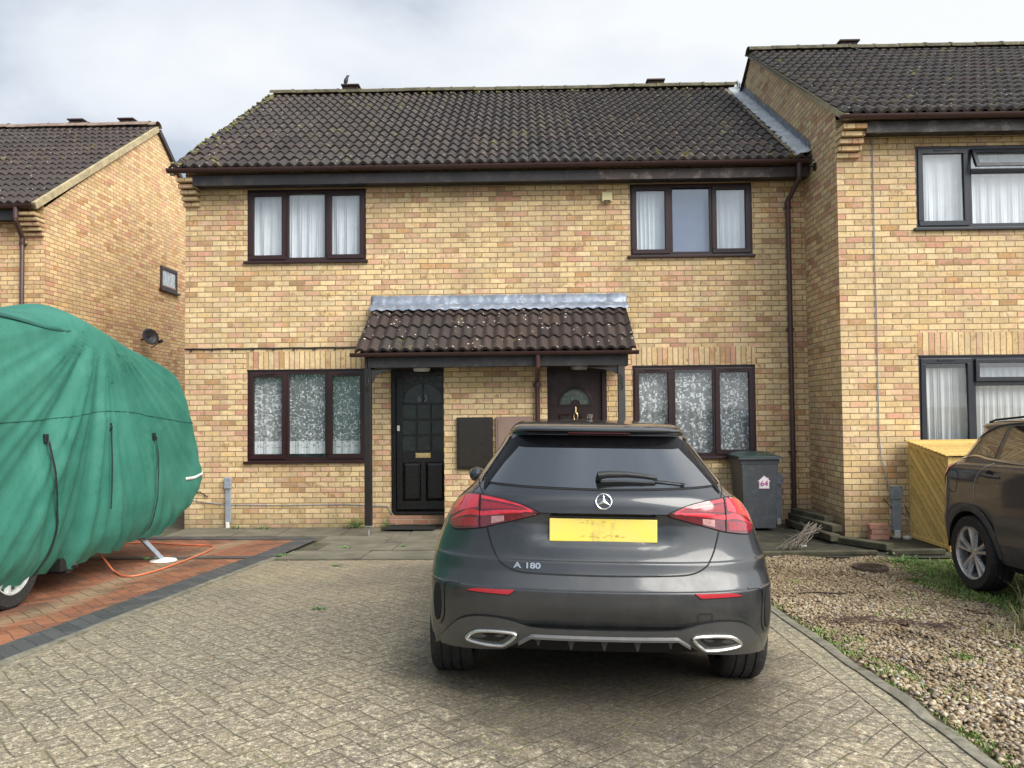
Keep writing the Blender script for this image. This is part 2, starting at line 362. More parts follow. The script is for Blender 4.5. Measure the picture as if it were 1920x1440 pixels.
def lace(name, scale, big, seed, a0=.22, floral=True):
    t = NT(name); p = t.scl(t.pos(), (1, 0, 1)); q = t.n('ShaderNodeVectorMath', operation='ADD'); t.lk(p, q.inputs[0]); q.inputs[1].default_value = (seed, 0, seed*1.3); p = q.outputs[0]
    nz = t.n('ShaderNodeTexNoise'); t.lk(p, nz.inputs['Vector']); nz.inputs['Scale'].default_value = 9.; nz.inputs['Detail'].default_value = 2
    wp = t.n('ShaderNodeMixRGB', blend_type='ADD'); wp.inputs[0].default_value = .05; t.lk(p, wp.inputs[1]); t.lk(nz.outputs[1], wp.inputs[2]); pw = wp.outputs[0]
    # leaves: small stretched cells; stems: thin contour lines of a slow noise
    lf = t.vor(t.scl(pw, (1.5, 1, .8)), scale); leaf = t.m('LESS_THAN', lf, big)
    lf2 = t.vor(t.scl(pw, (.75, 1, 1.6)), scale*1.25); leaf = t.m('MAXIMUM', leaf, t.m('LESS_THAN', lf2, big*.9))
    clus = t.m('GREATER_THAN', t.noise(p, 7., 2), .42); leaf = t.m('MULTIPLY', leaf, clus)
    st = t.m('LESS_THAN', t.m('ABSOLUTE', t.m('SUBTRACT', t.noise(pw, 6.5, 1), .5)), .008)
    st2 = t.m('LESS_THAN', t.m('ABSOLUTE', t.m('SUBTRACT', t.noise(pw, 10., 1), .42)), .006)
    pat = t.m('MAXIMUM', leaf, t.m('MAXIMUM', st, st2))
    z = t.xyz(t.pos())[2]
    if floral:      # denser border above the hem
        hem = t.m('MULTIPLY', t.m('LESS_THAN', z, 1.24), t.m('GREATER_THAN', t.vor(pw, 30.), .33))
        hem2 = t.m('MULTIPLY', t.m('LESS_THAN', z, 1.14), .85)
        pat = t.m('MAXIMUM', pat, t.m('MAXIMUM', t.m('MULTIPLY', hem, .8), hem2))
    al = t.m('MINIMUM', 1., t.m('ADD', a0, t.m('MULTIPLY', pat, .66)))
    return t.set(color=(.90, .93, .92), rough=.9, alpha=al)
LACE1 = lace('lace_butterfly', 15., .25, 3.1, .24); LACE2 = lace('lace_leaf', 15., .31, 11.7, .28, False)
LACE1G = lace('lace_green', 15., .24, 7.7, .22)
ROOM = simple('dark_room', (.09, .10, .10), .9, .3, 2); REFLG = simple('green_reflection', (.06, .16, .13), .9, .5, 1.5)
ROOMB = simple('lit_room', (.25, .28, .30), .9, .3, 2)
CONC = simple('paving_concrete', (.155, .14, .105), .9, .35, 2.2, .6, 60, dirt=(.10, .11, .05), world=True)
CONCD = simple('wet_dark_concrete', (.040, .038, .028), .7, .5, 2., .6, 60, dirt=(.075, .085, .03), world=True)
KERB = simple('kerb_concrete', (.19, .175, .135), .9, .4, 9, .8, 50, dirt=(.085, .095, .045), world=True)
EARTH = simple('earth', (.085, .075, .05), .95, .5, 2, .8, 30, dirt=(.07, .10, .03), world=True)
def drive_patch(t, p, c):
    x, y, z = t.xyz(p)
    big = t.noise(p, .55, 5, .6, .4)
    c = t.mix(t.ramp(big, [(.42, 0.), (.62, .55)]), c, (.135, .120, .100))
    # lichen and worn pale spots, closer to the street
    near = t.ramp(t.m('DIVIDE', y, 10.), [(.30, 1.), (.75, .22)])
    sp = t.m('MULTIPLY', t.ramp(t.noise(p, 34., 5, .8), [(.52, 0.), (.57, 1.)]), near)
    c = t.mix(t.m('MULTIPLY', sp, .78), c, (.56, .50, .36))
    dk = t.m('MULTIPLY', t.ramp(t.noise(p, 27., 5, .8), [(.53, 0.), (.60, 1.)]), near)
    c = t.mix(t.m('MULTIPLY', dk, .75), c, (.10, .095, .085))
    # oily patch where the car is parked, with its shadow painted into the colour
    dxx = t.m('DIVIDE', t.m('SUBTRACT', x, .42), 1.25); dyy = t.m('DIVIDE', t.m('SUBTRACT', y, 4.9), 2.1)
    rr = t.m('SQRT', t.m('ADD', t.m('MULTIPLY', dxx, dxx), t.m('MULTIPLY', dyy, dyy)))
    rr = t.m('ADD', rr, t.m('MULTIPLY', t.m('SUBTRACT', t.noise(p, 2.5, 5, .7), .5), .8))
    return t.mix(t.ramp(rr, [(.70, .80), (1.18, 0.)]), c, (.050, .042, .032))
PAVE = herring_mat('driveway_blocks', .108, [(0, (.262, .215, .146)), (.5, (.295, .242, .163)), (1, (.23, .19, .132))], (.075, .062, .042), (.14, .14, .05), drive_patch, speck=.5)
def orange_patch(t, p, c):
    x, y, z = t.xyz(p)
    l = t.m('SUBTRACT', t.m('MULTIPLY', t.noise(p, .9, 5, .6, .5), .6), .3)
    tr = t.m('ABSOLUTE', t.m('SUBTRACT', t.m('ADD', x, l), -3.75))
    c = t.mix(t.ramp(tr, [(.04, .75), (.20, 0.)]), c, (.30, .23, .14))
    return t.mix(t.ramp(t.noise(p, 1.6, 5, .65), [(.48, 0.), (.68, .75)]), c, (.085, .05, .035))
PAVO = herring_mat('terracotta_blocks', .108, [(0, (.15, .075, .045)), (.25, (.27, .095, .045)), (.5, (.26, .105, .055)), (.8, (.34, .135, .068)), (1, (.20, .10, .06))], (.05, .04, .03), (.07, .08, .03), orange_patch, speck=.2)
PAVK = herring_mat('charcoal_blocks', .11, [(0, (.050, .052, .055)), (1, (.085, .085, .088))], (.03, .03, .03), (.05, .06, .03), None, speck=.3, ang=48)
def green_cover():
    t = NT('green_cover'); p = t.obj(); x, y, z = t.xyz(p)
    c = t.ramp(t.noise(p, 1.3, 5, .6), [(.3, (.020, .135, .098)), (.7, (.050, .215, .160))])
    weave = t.ramp(t.noise(t.scl(p, (1, 1, 3.)), 60., 3), [(.3, .88), (.7, 1.1)]); c = t.mix(1., c, weave, 'MULTIPLY')
    st = t.ramp(t.noise(t.scl(p, (9., 9., 1.1)), 1.7, 4, .6), [(.50, 0.), (.60, 1.)])
    band = t.m('MULTIPLY', t.m('MULTIPLY', st, t.ramp(z, [(1.30, 0.), (1.38, 1.)])), t.ramp(t.noise(p, .9, 2), [(.46, 0.), (.56, 1.)]))
    c = t.mix(t.m('MULTIPLY', band, .62), c, (.015, .085, .065))
    c = t.mix(t.ramp(t.noise(p, 2.4, 6, .7), [(.56, 0.), (.70, .45)]), c, (.07, .22, .16))
    t.bump(t.noise(t.scl(p, (1, 1, .5)), 4., 6, .55), .4, .05)
    return t.set(color=c, rough=.62, spec=.35)
GREEN = green_cover(); GREEND = simple('dark_green_hem', (.012, .10, .075), .7, .2, 6)
STRAP = simple('black_strap', (.012, .014, .014), .55, .2, 8)

# ------------------------------------------------------------ ground
def struct(name, mb, mat, smooth=True):
    return tag(mb.build(name, mat, smooth=smooth), kind='structure')
big = MB()
xs = [-400, -120, -40, -15, -9]+[-7+.5*i for i in range(31)]+[10, 14, 40, 120, 400]; ys = [-400, -100, -30, -10]+[-4+.5*i for i in range(32)]+[15, 22, 60, 150, 400]
big.grid([[(x, y, gz(x, y)-.03) for x in xs] for y in ys]); struct('ground', big, EARTH)
KL = lambda y: -3.05 + (y-4.4)*.075 if y > 4.4 else -3.05     # left kerb line
def strip(fa, fb, y0, y1, off, nu=3, st=.25):
    n = int((y1-y0)/st)+1; P = []
    for j in range(n+1):
        y = y0+(y1-y0)*j/n; a, b = fa(y), fb(y); P.append([(a+(b-a)*i/nu, y, gz(a+(b-a)*i/nu, y)+off) for i in range(nu+1)])
    return MB().grid(P)
struct('driveway', strip(lambda y: KL(y), lambda y: 1.86, -6, 8.28, 0, 24), PAVE)
struct('driveway_edge_course', qpatch([(1.70, -6), (1.86, -6), (1.86, 8.5), (1.70, 8.5)], .004, 3, 60), herring_mat('edge_blocks', .105, [(0, (.30, .26, .17)), (1, (.24, .21, .15))], (.09, .08, .05), (.12, .15, .05), drive_patch, speck=.32, ang=0))
k = MB()
for (xa, xb, fn) in ((1.86, 1.93, lambda y: 0), (-.06, .0, KL)):
    ys_ = [-6+.12*i for i in range(122)]
    P = []
    for y in ys_:
        a, b = xa+fn(y), xb+fn(y); z = gz(a, y); wob = .004*sin(y*5.1)+.003*sin(y*13)
        if abs((y*1.0) % .9) < .13: wob -= .006
        P.append([(a, y, z-.04), (a+wob, y, z+.012), (b+wob, y, z+.012+wob), (b, y, z-.04)])
    k.grid(P)
struct('kerb_edging', k, KERB, False)
struct('left_drive', strip(lambda y: -11, lambda y: KL(y)-.06, -6, 8.5, .002, 30), PAVO)
struct('left_drive_top', qpatch([(-11, 8.5), (KL(8.5)-.06, 8.5), (-2.9, 10.1), (-11, 10.5)], .002, 30, 10), PAVO)
struct('drive_border', strip(lambda y: KL(y)-.34, lambda y: KL(y)-.06, -6, 8.5, .006), PAVK)
struct('drive_border_top', qpatch([(KL(8.5)-.34, 8.5), (KL(8.5)-.06, 8.5), (-2.74, 10.12), (-3.02, 10.12)], .006, 3, 8), PAVK)
struct('drive_border_cross', qpatch([(-7, 8.42), (-3.02, 8.42), (-3.0, 8.6), (-7, 8.6)], .009, 12, 2), PAVK)
struct('drive_border_house', qpatch([(-8.2, 10.32), (-2.98, 10.0), (-2.76, 10.18), (-8.2, 10.50)], .010, 12, 2), PAVK)
# mossy slabs in front of the house, each its own tilt
sl_ = MB()
for j, y0 in enumerate((8.32, 9.0, 9.68, 10.32)):
    x = -2.78 + (.05, .32, .12, -.05)[j]*1.0
    if j > 2: x = -4.9
    while x < 1.9:
        wd = random.choice((.88, .92, .60)); x1 = min(x+wd, 1.95); y1 = (8.98, 9.66, 10.30, 11.08)[j]
        t1, t2 = random.uniform(-.004, .006), random.uniform(-.004, .004)
        g0 = gz(x, y0)
        c = [(x+.008, y0+.008), (x1-.008, y0+.008), (x1-.008, y1-.008), (x+.008, y1-.008)]
        a = [sl_.vt((p[0], p[1], gz(*p)+.008+t1+t2*(i % 2))) for i, p in enumerate(c)]; b = [sl_.vt((p[0], p[1], gz(*p)-.04)) for p in c]
        sl_.fc(*a)
        for i in range(4): sl_.fc(a[i], b[i], b[(i+1) % 4], a[(i+1) % 4])
        x = x1
struct('path_slabs', sl_, CONC, False)
struct('yard_concrete', qpatch([(1.96, 8.55), (6.9, 8.62), (6.9, 9.84), (1.96, 9.84)], .004, 12, 5), CONCD)
struct('yard_concrete_back', qpatch([(1.96, 9.84), (4.05, 9.84), (4.05, 11.1), (1.96, 11.1)], .004, 8, 5), CONCD)
struct('gravel_bed', qpatch([(1.93, -4), (9, -4), (9, 8.5), (1.93, 8.5)], -.012, 30, 50), simple('gravel_earth', (.12, .09, .055), .95, .5, 9, .8, 60, world=True))

# ------------------------------------------------------------ pebbles (one mesh, nobody could count them)
def ico():
    bm = bmesh.new(); bmesh.ops.create_icosphere(bm, subdivisions=1, radius=1)
    v = np.array([p.co[:] for p in bm.verts]); f = np.array([[q.index for q in p.verts] for p in bm.faces]); bm.free(); return v, f
def scatter_pebbles(name, n, region, mat, smin, smax, label):
    V, Fc = ico(); pts = []
    bare = [(rng.uniform(2.1, 4.2), rng.uniform(3.4, 8.2), rng.uniform(.06, .16)) for _ in range(26)]
    while len(pts) < n:
        x, y = rng.uniform(1.94, 6.2), rng.uniform(2.5, 8.66)
        if rng.rand() < .75 and any((x-b[0])**2+(y-b[1])**2 < b[2]**2*(.5+rng.rand()) for b in bare): continue
        if region(x, y): pts.append((x, y))
    nv = len(V); A = np.zeros((n*nv, 3)); R = np.zeros(n*nv)
    for i, (x, y) in enumerate(pts):
        s = smin+(smax-smin)*rng.rand()**1.8
        a = rng.uniform(0, 6.28); sx, sy, sz = s*rng.uniform(.8, 1.35), s*rng.uniform(.55, .9), s*rng.uniform(.38, .62)
        q = V*np.array([sx, sy, sz])*(1+.12*rng.randn(nv, 1)); tl = rng.uniform(-.5, .5)
        q = np.stack([q[:, 0]*cos(tl)-q[:, 2]*sin(tl), q[:, 1], q[:, 0]*sin(tl)+q[:, 2]*cos(tl)], 1)
        q = np.stack([q[:, 0]*cos(a)-q[:, 1]*sin(a), q[:, 0]*sin(a)+q[:, 1]*cos(a), q[:, 2]], 1)
        A[i*nv:(i+1)*nv] = q + np.array([x, y, gz(x, y)+rng.uniform(-.012, .012)]); R[i*nv:(i+1)*nv] = rng.rand()
    Fa = (Fc[None]+(np.arange(n)*nv)[:, None, None]).reshape(-1, 3)
    me = bpy.data.meshes.new(name); me.vertices.add(len(A)); me.vertices.foreach_set('co', A.ravel())
    me.loops.add(Fa.size); me.loops.foreach_set('vertex_index', Fa.ravel().astype(np.int32))
    me.polygons.add(len(Fa)); me.polygons.foreach_set('loop_start', np.arange(0, Fa.size, 3)); me.polygons.foreach_set('use_smooth', np.ones(len(Fa), bool))
    me.update(); me.validate(); at = me.attributes.new('rnd', 'FLOAT', 'POINT'); at.data.foreach_set('value', R)
    me.materials.append(mat); o = bpy.data.objects.new(name, me); COL.objects.link(o)
    return tag(o, label, name, kind='stuff')
t = NT('pebble'); r = t.att('rnd')
c = t.ramp(r, [(0, (.34, .24, .12)), (.15, (.52, .41, .25)), (.32, (.63, .54, .38)), (.5, (.42, .29, .16)), (.62, (.20, .15, .11)), (.72, (.58, .47, .30)), (.86, (.30, .27, .24)), (.93, (.74, .68, .55)), (1, (.40, .22, .11))], 'CONSTANT')
c = t.mix(1., c, t.ramp(t.noise(t.pos(), 70., 3), [(.3, .54), (.7, 1.0)]), 'MULTIPLY')
c = t.mix(t.ramp(t.noise(t.pos(), 1.4, 5, .65), [(.43, 0.), (.62, .65)]), c, (.12, .085, .05)); c = t.mix(t.ramp(t.m('DIVIDE', t.xyz(t.pos())[1], 10.), [(.40, 0.), (.75, .42)]), c, (.20, .13, .06))
PEB = t.set(color=c, rough=.62)
GX = lambda y: 3.62 + (.28 if y > 7.6 else 0) + .12*sin(y*2.3) if y > 5.1 else (3.72 + (5.1-y)*1.2)
scatter_pebbles('gravel', 46000, lambda x, y: x < GX(y)+rng.uniform(-.12, .18) and (x-1.94) > rng.uniform(0, .12) and x < .75*y+.7 and y < 8.56+.08*sin(x*7), PEB, .0095, .022, 'pale tan and brown pebbles between the block driveway and the house')
struct('lawn_earth', qpatch([(3.72, 5.1), (9, 5.1), (9, 8.58), (3.95, 8.55)], -.002, 20, 20), simple('muddy_grass', (.07, .075, .03), .95, .5, 3, .8, 40, dirt=(.10, .15, .04), world=True))

# ------------------------------------------------------------ grass and weeds
t = NT('grass_blade'); GRASS = t.set(color=t.ramp(t.att('rnd'), [(0, (.10, .19, .025)), (.5, (.17, .30, .05)), (.8, (.26, .34, .09)), (1, (.40, .36, .17))]), rough=.6)
t = NT('dry_grass_blade'); DRYG = t.set(color=t.ramp(t.att('rnd'), [(0, (.20, .22, .07)), (.5, (.36, .33, .15)), (1, (.52, .46, .27))]), rough=.7)
def blades(mb, x, y, n, spread, h, w=.004, lean=.6, z=None):
    for _ in range(n):
        a = random.uniform(0, 6.28); rr = spread*sqrt(random.random()); bx, by = x+rr*cos(a), y+rr*sin(a); bz = (gz(bx, by) if z is None else z)-.005
        hh = h*random.uniform(.5, 1.25); l = random.uniform(.1, lean)*hh; d = random.uniform(0, 6.28); wd = random.uniform(.6, 1.3)*w
        px, py = -sin(d)*wd, cos(d)*wd; mb.av = random.random()
        a0 = mb.vt((bx-px, by-py, bz)); a1 = mb.vt((bx+px, by+py, bz))
        mx_, my_ = bx+cos(d)*l*.35, by+sin(d)*l*.35
        b0 = mb.vt((mx_-px*.8, my_-py*.8, bz+hh*.6)); b1 = mb.vt((mx_+px*.8, my_+py*.8, bz+hh*.6)); c0 = mb.vt((bx+cos(d)*l, by+sin(d)*l, bz+hh*random.uniform(.8, 1)))
        mb.fc(a0, a1, b1, b0); mb.fc(b0, b1, c0)
g = MB()      # the strip along the kerb
y = 2.4
while y < 6.3:
    dens = max(0, .5+.6*sin(y*2.9)+.5*sin(y*7.3+1))
    blades(g, 1.96+random.uniform(0, .06+.12*dens*dens), y, int(5+22*dens), .05, .015+.012*dens, .0032, 1.0); y += .022
tag(g.build('kerb_grass', GRASS, attr='rnd', fixn=False), 'thin strip of bright green grass growing along the right kerb of the block driveway', 'grass', kind='stuff')
g = MB()
for _ in range(3800):
    x, y = random.uniform(3.6, 6.4), random.uniform(5.1, 8.5)
    if x < GX(y)-.18+random.uniform(0, .3): continue
    blades(g, x, y, random.randint(3, 9), .06, .035, .004, 1.)
for cx, cy, rr, n in ((3.25, 3.95, .28, 60), (2.9, 3.55, .20, 30), (3.6, 3.4, .22, 40), (3.9, 8.2, .25, 60), (4.15, 7.9, .25, 60), (2.75, 5.85, .12, 12), (2.5, 3.3, .1, 10), (2.62, 4.75, .12, 14), (2.95, 6.1, .12, 14), (3.3, 6.6, .15, 16), (2.45, 7.2, .10, 8), (3.1, 5.0, .14, 14), (2.25, 4.1, .12, 16), (3.5, 5.0, .2, 30)):
    for _ in range(n):
        a = random.uniform(0, 6.28); q = rr*sqrt(random.random()); blades(g, cx+q*cos(a)*1.4, cy+q*sin(a), random.randint(3, 7), .04, .04, .0035, 1.)
tag(g.build('lawn', GRASS, attr='rnd', fixn=False), 'rough green grass and moss on the ground beside and under the parked brown crossover', 'grass', kind='stuff')
for i, (x, y, n, h, lab) in enumerate(((3.62, 5.55, 150, .20, 'largest dry straw-coloured grass tuft in front of the crossover wheel'), (3.25, 5.35, 60, .11, 'low dry grass tuft at the edge of the gravel, left of the tallest tuft'), (3.95, 6.2, 50, .26, 'sparse tall dry stalks standing right by the crossover rear tyre'), (3.95, 5.1, 70, .14, 'dry grass tuft at the right edge of the picture on the gravel'))):
    g = MB(); blades(g, x, y, n, .05 if n < 55 else .16, h, .0035, .9); tag(g.build('grass_tuft', DRYG, attr='rnd', fixn=False), lab, 'grass tuft', 'dry grass tufts on the gravel')
t = NT('weed_leaf'); WEED = t.set(color=t.ramp(t.att('rnd'), [(0, (.05, .14, .03)), (.6, (.10, .24, .05)), (1, (.22, .32, .09))]), rough=.5)
def weed(x, y, r, h, n, lab):
    mb = MB(); z0 = gz(x, y)
    for _ in range(n):
        a = random.uniform(0, 6.28); q = r*sqrt(random.random()); L = random.uniform(.4, 1)*h
        p = Vector((x+q*cos(a), y+q*sin(a)*.5, z0+L*random.uniform(.1, 1))); d = Vector((cos(a), sin(a), random.uniform(-.3, .8))).normalized()*random.uniform(.012, .026)
        s_ = d.cross(Vector((0, 0, 1))).normalized()*d.length*.38; mb.av = random.random()
        i = [mb.vt(v) for v in (p-d, p+s_, p+d, p-s_)]; mb.fc(*i)

    for _ in range(max(4, n//14)):
        a = random.uniform(0, 6.28); q = r*random.uniform(.3, .9); mb.av = .1
        b0 = Vector((x, y, z0)); b1 = Vector((x+q*cos(a), y+q*sin(a)*.5, z0+h*random.uniform(.5, 1)))
        mb.bar(b0, b1, .003, .003)
    tag(mb.build('weed', WEED, attr='rnd', fixn=False), lab, 'weed', 'weeds at the foot of the house wall')
weed(-2.42, 10.98, .20, .17, 260, 'leafy green weed bush at the wall below the lace window of number 63')
weed(-1.98, 10.95, .12, .10, 90, 'low green weed between the left porch post and the black door')
weed(-4.15, 11.0, .14, .07, 70, 'small weed patch at the wall just right of the left grey utility post')
weed(-3.78, 10.98, .18, .05, 70, 'flat weed patch at the wall foot under the left end of the lace window')
weed(-2.72, 8.62, .10, .03, 50, 'little weed growing at the charcoal border beside the lowest slabs')
weed(-2.15, 9.2, .12, .03, 50, 'little weed in the joint in the middle of the slabs')
weed(-1.5, 9.3, .08, .03, 30, 'little weed in the slab joint nearest the car')
weed(-4.05, 8.35, .14, .04, 50, 'small weed around the foot of the caravan steady')
weed(-1.6, 5.9, .06, .02, 22, 'tiny green sprout in the middle of the block driveway')
weed(-1.95, 7.9, .07, .02, 22, 'tiny green sprout near the far edge of the block driveway')
weed(4.0, 8.35, .28, .09, 200, 'spreading green weed at the corner of the gravel before the timber store')
# fallen leaves, sticks and litter on the ground
LEAF = simple('dead_leaf', (.20, .11, .05), .8, .4, 6)
lf = MB()
for _ in range(240):
    if random.random() < .4: x, y = random.uniform(2.2, 4.3), random.uniform(8.7, 10.9)
    else: x, y = random.uniform(-3, 6), random.uniform(3.2, 10.9)
    if y > 9.7 and x > 4.0: continue
    a = random.uniform(0, 6.28); s_ = random.uniform(.006, .016); z = gz(x, y)+.014
    q = [lf.vt((x+s_*cos(a+b)*m_, y+s_*sin(a+b)*m_, z+random.uniform(0, .006))) for b, m_ in ((0, 1.5), (1.6, .7), (3.14, 1.3), (4.7, .7))]; lf.fc(*q)
tag(lf.build('fallen_leaves', LEAF, fixn=False), 'small brown leaves and crumbs scattered over paving, yard and gravel', 'leaf litter', kind='stuff')
# ------------------------------------------------------------ building helpers
def wall_front(mb, Y, x0, x1, z0, z1, holes, depth=.10):
    X = sorted({x0, x1, *[h[0] for h in holes], *[h[1] for h in holes]}); Z = sorted({z0, z1, *[h[2] for h in holes], *[h[3] for h in holes]})
    ins = lambda x, z: any(h[0] < x < h[1] and h[2] < z < h[3] for h in holes)
    for a, b in zip(X, X[1:]):
        for c, d in zip(Z, Z[1:]):
            if not ins((a+b)/2, (c+d)/2): mb.fc(*[mb.vt(p) for p in ((a, Y, c), (b, Y, c), (b, Y, d), (a, Y, d))])
    for a, b, c, d in holes:
        for p, q in (((a, c), (b, c)), ((b, c), (b, d)), ((b, d), (a, d)), ((a, d), (a, c))):
            mb.fc(*[mb.vt(v) for v in ((p[0], Y, p[1]), (q[0], Y, q[1]), (q[0], Y+depth, q[1]), (p[0], Y+depth, p[1]))])
def tiles(xl, xr, pe, pr, n, tile=.30, amp=.030, thick=.026, seed=1, jit=.004):
    R = random.Random(seed); mb = MB(); pe = Vector((0,)+pe); pr = Vector((0,)+pr); d = pr-pe; nn = Vector((0, -d.z, d.y)).normalized()
    if nn.z < 0: nn = -nn
    for k in range(n):
        v0, v1 = k/n, min(1, (k+1.12)/n)
        a, b = xl(v0), xr(v0); x = a + (0 if k % 1 == 0 else 0)
        while x < b-.02:
            w_ = min(tile, b-x); m_ = max(3, int(w_/tile*16)+1); j0 = R.uniform(-jit, jit); jt = R.uniform(-jit, jit); js = R.uniform(-.006, .006); mb.av = R.random()
            rows = []
            for (v, off) in ((v0, -.012), (v0, thick), ((v0+v1)/2, thick*.55), (v1, .0)):
                row = []
                for i in range(m_):
                    xx = x+w_*i/(m_-1); ph = (xx-a)/(tile/2)*2*pi
                    h = amp*((.5-.5*cos(ph))**.85) + j0+jt*(i/(m_-1)-.5)
                    p = pe + d*(v + (js/ d.length if v == v0 else 0)) + nn*(off+h); row.append((xx, p.y, p.z))
                rows.append(row)
            mb.grid(rows); x += tile
    return mb
def flatroof(xl, xr, pe, pr, under=.03):
    mb = MB(); mb.fc(*[mb.vt(p) for p in ((xl, pe[0], pe[1]-under), (xr, pe[0], pe[1]-under), (xr, pr[0], pr[1]-under), (xl, pr[0], pr[1]-under))]); return mb
def ridge(x0, x1, Y, z, r=.14, seed=0, sag=0):
    R = random.Random(seed); mb = MB(); x = x0
    while x < x1:
        L = min(.45, x1-x); j = R.uniform(-.008, .008); q = (x+L/2-x0)/(x1-x0); zz = z+j-sag*sin(pi*q)
        P = [[(xx, Y-r*cos(pi*i/8)*s_, zz-.05+r*.75*sin(pi*i/8)*s_) for i in range(9)] for xx, s_ in ((x, 1.0), (x+L*.93, 1.), (x+L*.93, 1.07), (x+L+.01, 1.07))]
        mb.grid(P); x += L
    return mb
def curtain(x0, x1, z0, z1, Y, amp=.012, n=9, ph=0, bot=0.):
    mb = MB(); c = max(12, int((x1-x0)*90)); P = []
    for j in range(9):
        v = j/8; z = z1+(z0-z1)*v
        P.append([(x0+(x1-x0)*i/c, Y+amp*(.35+.65*v)*(sin(n*2*pi*i/c+ph+.5*sin(3*v+i*.13))+.4*sin(n*3.7*i/c*2*pi+ph*2)), z+bot*sin(i*.21)*(v > .95)) for i in range(c+1)])
    return mb.grid(P)
def window(par, x0, x1, z0, z1, Y, mat, cols, glass, curt, label=None, name='window', sill=True, fw=.058, room=None, lights=None):
    """cols: list of (x0frac,x1frac,kind) kind c=casement f=fixed"""
    yf = Y+.012; mb = MB(); W = x1-x0
    mb.box(x0, x1, yf, yf+.06, z1-fw, z1); mb.box(x0, x1, yf, yf+.06, z0, z0+fw)
    mb.box(x0, x0+fw, yf, yf+.06, z0+fw, z1-fw); mb.box(x1-fw, x1, yf, yf+.06, z0+fw, z1-fw)
    for c in cols[:-1]:
        xm = x0+W*c[1]; mb.box(xm-fw*.4, xm+fw*.4, yf+.002, yf+.058, z0+fw, z1-fw)
    fr = mb.build(name, mat, par, bevel=.006)
    if label: fr['label'] = label
    for a, b, kind in cols:
        xa, xb = x0+W*a+fw*(.4 if a > 0 else .7), x0+W*b-fw*(.4 if b < 1 else .7)
        za, zb = z0+fw*.7, z1-fw*.7; cf = .0
        if kind == 'c':
            cf = .064; m2 = MB(); ya = yf-.016; e = -.010; xa2, xb2, za2, zb2 = xa+e, xb-e, za+e, zb-e
            m2.box(xa2, xb2, ya, ya+.03, zb2-cf, zb2); m2.box(xa2, xb2, ya, ya+.03, za2, za2+cf)
            m2.box(xa2, xa2+cf, ya, ya+.03, za2+cf, zb2-cf); m2.box(xb2-cf, xb2, ya, ya+.03, za2+cf, zb2-cf)
            m2.build('casement', mat, fr, bevel=.007)
            m2 = MB(); m2.box((xa+xb)/2-.11, (xa+xb)/2+.11, ya-.012, ya+.01, zb2-.030, zb2-.012); m2.build('trickle_vent', mat, fr)
            cf -= .012
        g_ = MB(); yg = yf+.012; g_.fc(*[g_.vt(p) for p in ((xa+cf*.8, yg, za+cf*.8), (xb-cf*.8, yg, za+cf*.8), (xb-cf*.8, yg, zb-cf*.8), (xa+cf*.8, yg, zb-cf*.8))]); g_.build('pane', glass, fr)
        # black gasket line round the glass
        gk = MB(); q = .007
        for bx in ((xa+cf, xb-cf, za+cf, za+cf+q), (xa+cf, xb-cf, zb-cf-q, zb-cf), (xa+cf, xa+cf+q, za+cf+q, zb-cf-q), (xb-cf-q, xb-cf, za+cf+q, zb-cf-q)):
            gk.box(bx[0], bx[1], yg-.006, yg-.001, bx[2], bx[3])
        gk.build('gasket', STRAP, fr)
    if sill:
        s_ = MB(); s_.box(x0-.045, x1+.03, Y-.045, Y+.07, z0-.032, z0+.004); s_.build('sill', mat, fr, bevel=.006)
    r = MB(); a, b, c, d = x0, x1, z0, z1; y2 = Y+.9; y1 = Y+.101
    for q in (((a, y2, c), (b, y2, c), (b, y2, d), (a, y2, d)), ((a, y1, c), (a, y2, c), (a, y2, d), (a, y1, d)), ((b, y1, c), (b, y2, c), (b, y2, d), (b, y1, d)), ((a, y1, c), (b, y1, c), (b, y2, c), (a, y2, c)), ((a, y1, d), (b, y1, d), (b, y2, d), (a, y2, d))):
        r.fc(*[r.vt(p) for p in q])
    r.build('room_interior', room or ROOM, fr)
    for cx0, cx1, cz0, cz1, cm, amp, n, *ex in curt:
        yo = ex[0] if ex else .12
        curtain(cx0, cx1, cz0, cz1, Y+yo, amp, n, cx0*7).build('curtain', cm, fr, smooth=True)
    return fr
def corbel(mb, x0, x1, Y, ztop, n=5, step=.055, ch=.075):
    for k in range(n):      # k=0 top, deepest
        dy = step*(n-k); e = .012*(n-k)
        mb.box(x0, x1, Y-dy, Y+.02, ztop-(k+1)*ch+.019, ztop-k*ch)
    return mb
def downpipe(par, x, Y, ztop, zbot, wallY, mat, swan=True, name='downpipe'):
    mb = MB(); r = .034
    yw = wallY-.05
    pts = [(x+.07, Y, ztop), (x+.07, Y, ztop-.22), (x+.0, yw, ztop-.46), (x, yw, ztop-.5), (x, yw, zbot)] if swan else [(x, yw, ztop), (x, yw, zbot)]
    mb.tube(pts, r, 12)
    z = ztop-.56
    while z > zbot+.2:
        mb.tube([(x, yw, z-.02), (x, yw, z+.02)], r+.006, 12); mb.box(x-.052, x+.052, yw-.01, wallY, z-.013, z+.013); z -= 1.75
    if swan: mb.tube([(x, yw, ztop-.56), (x, yw, ztop-.46)], r+.006, 12); mb.tube([(x+.07, Y, ztop-.2), (x+.07, Y, ztop)], r+.006, 12)
    return mb.build(name, mat, par, smooth=True)
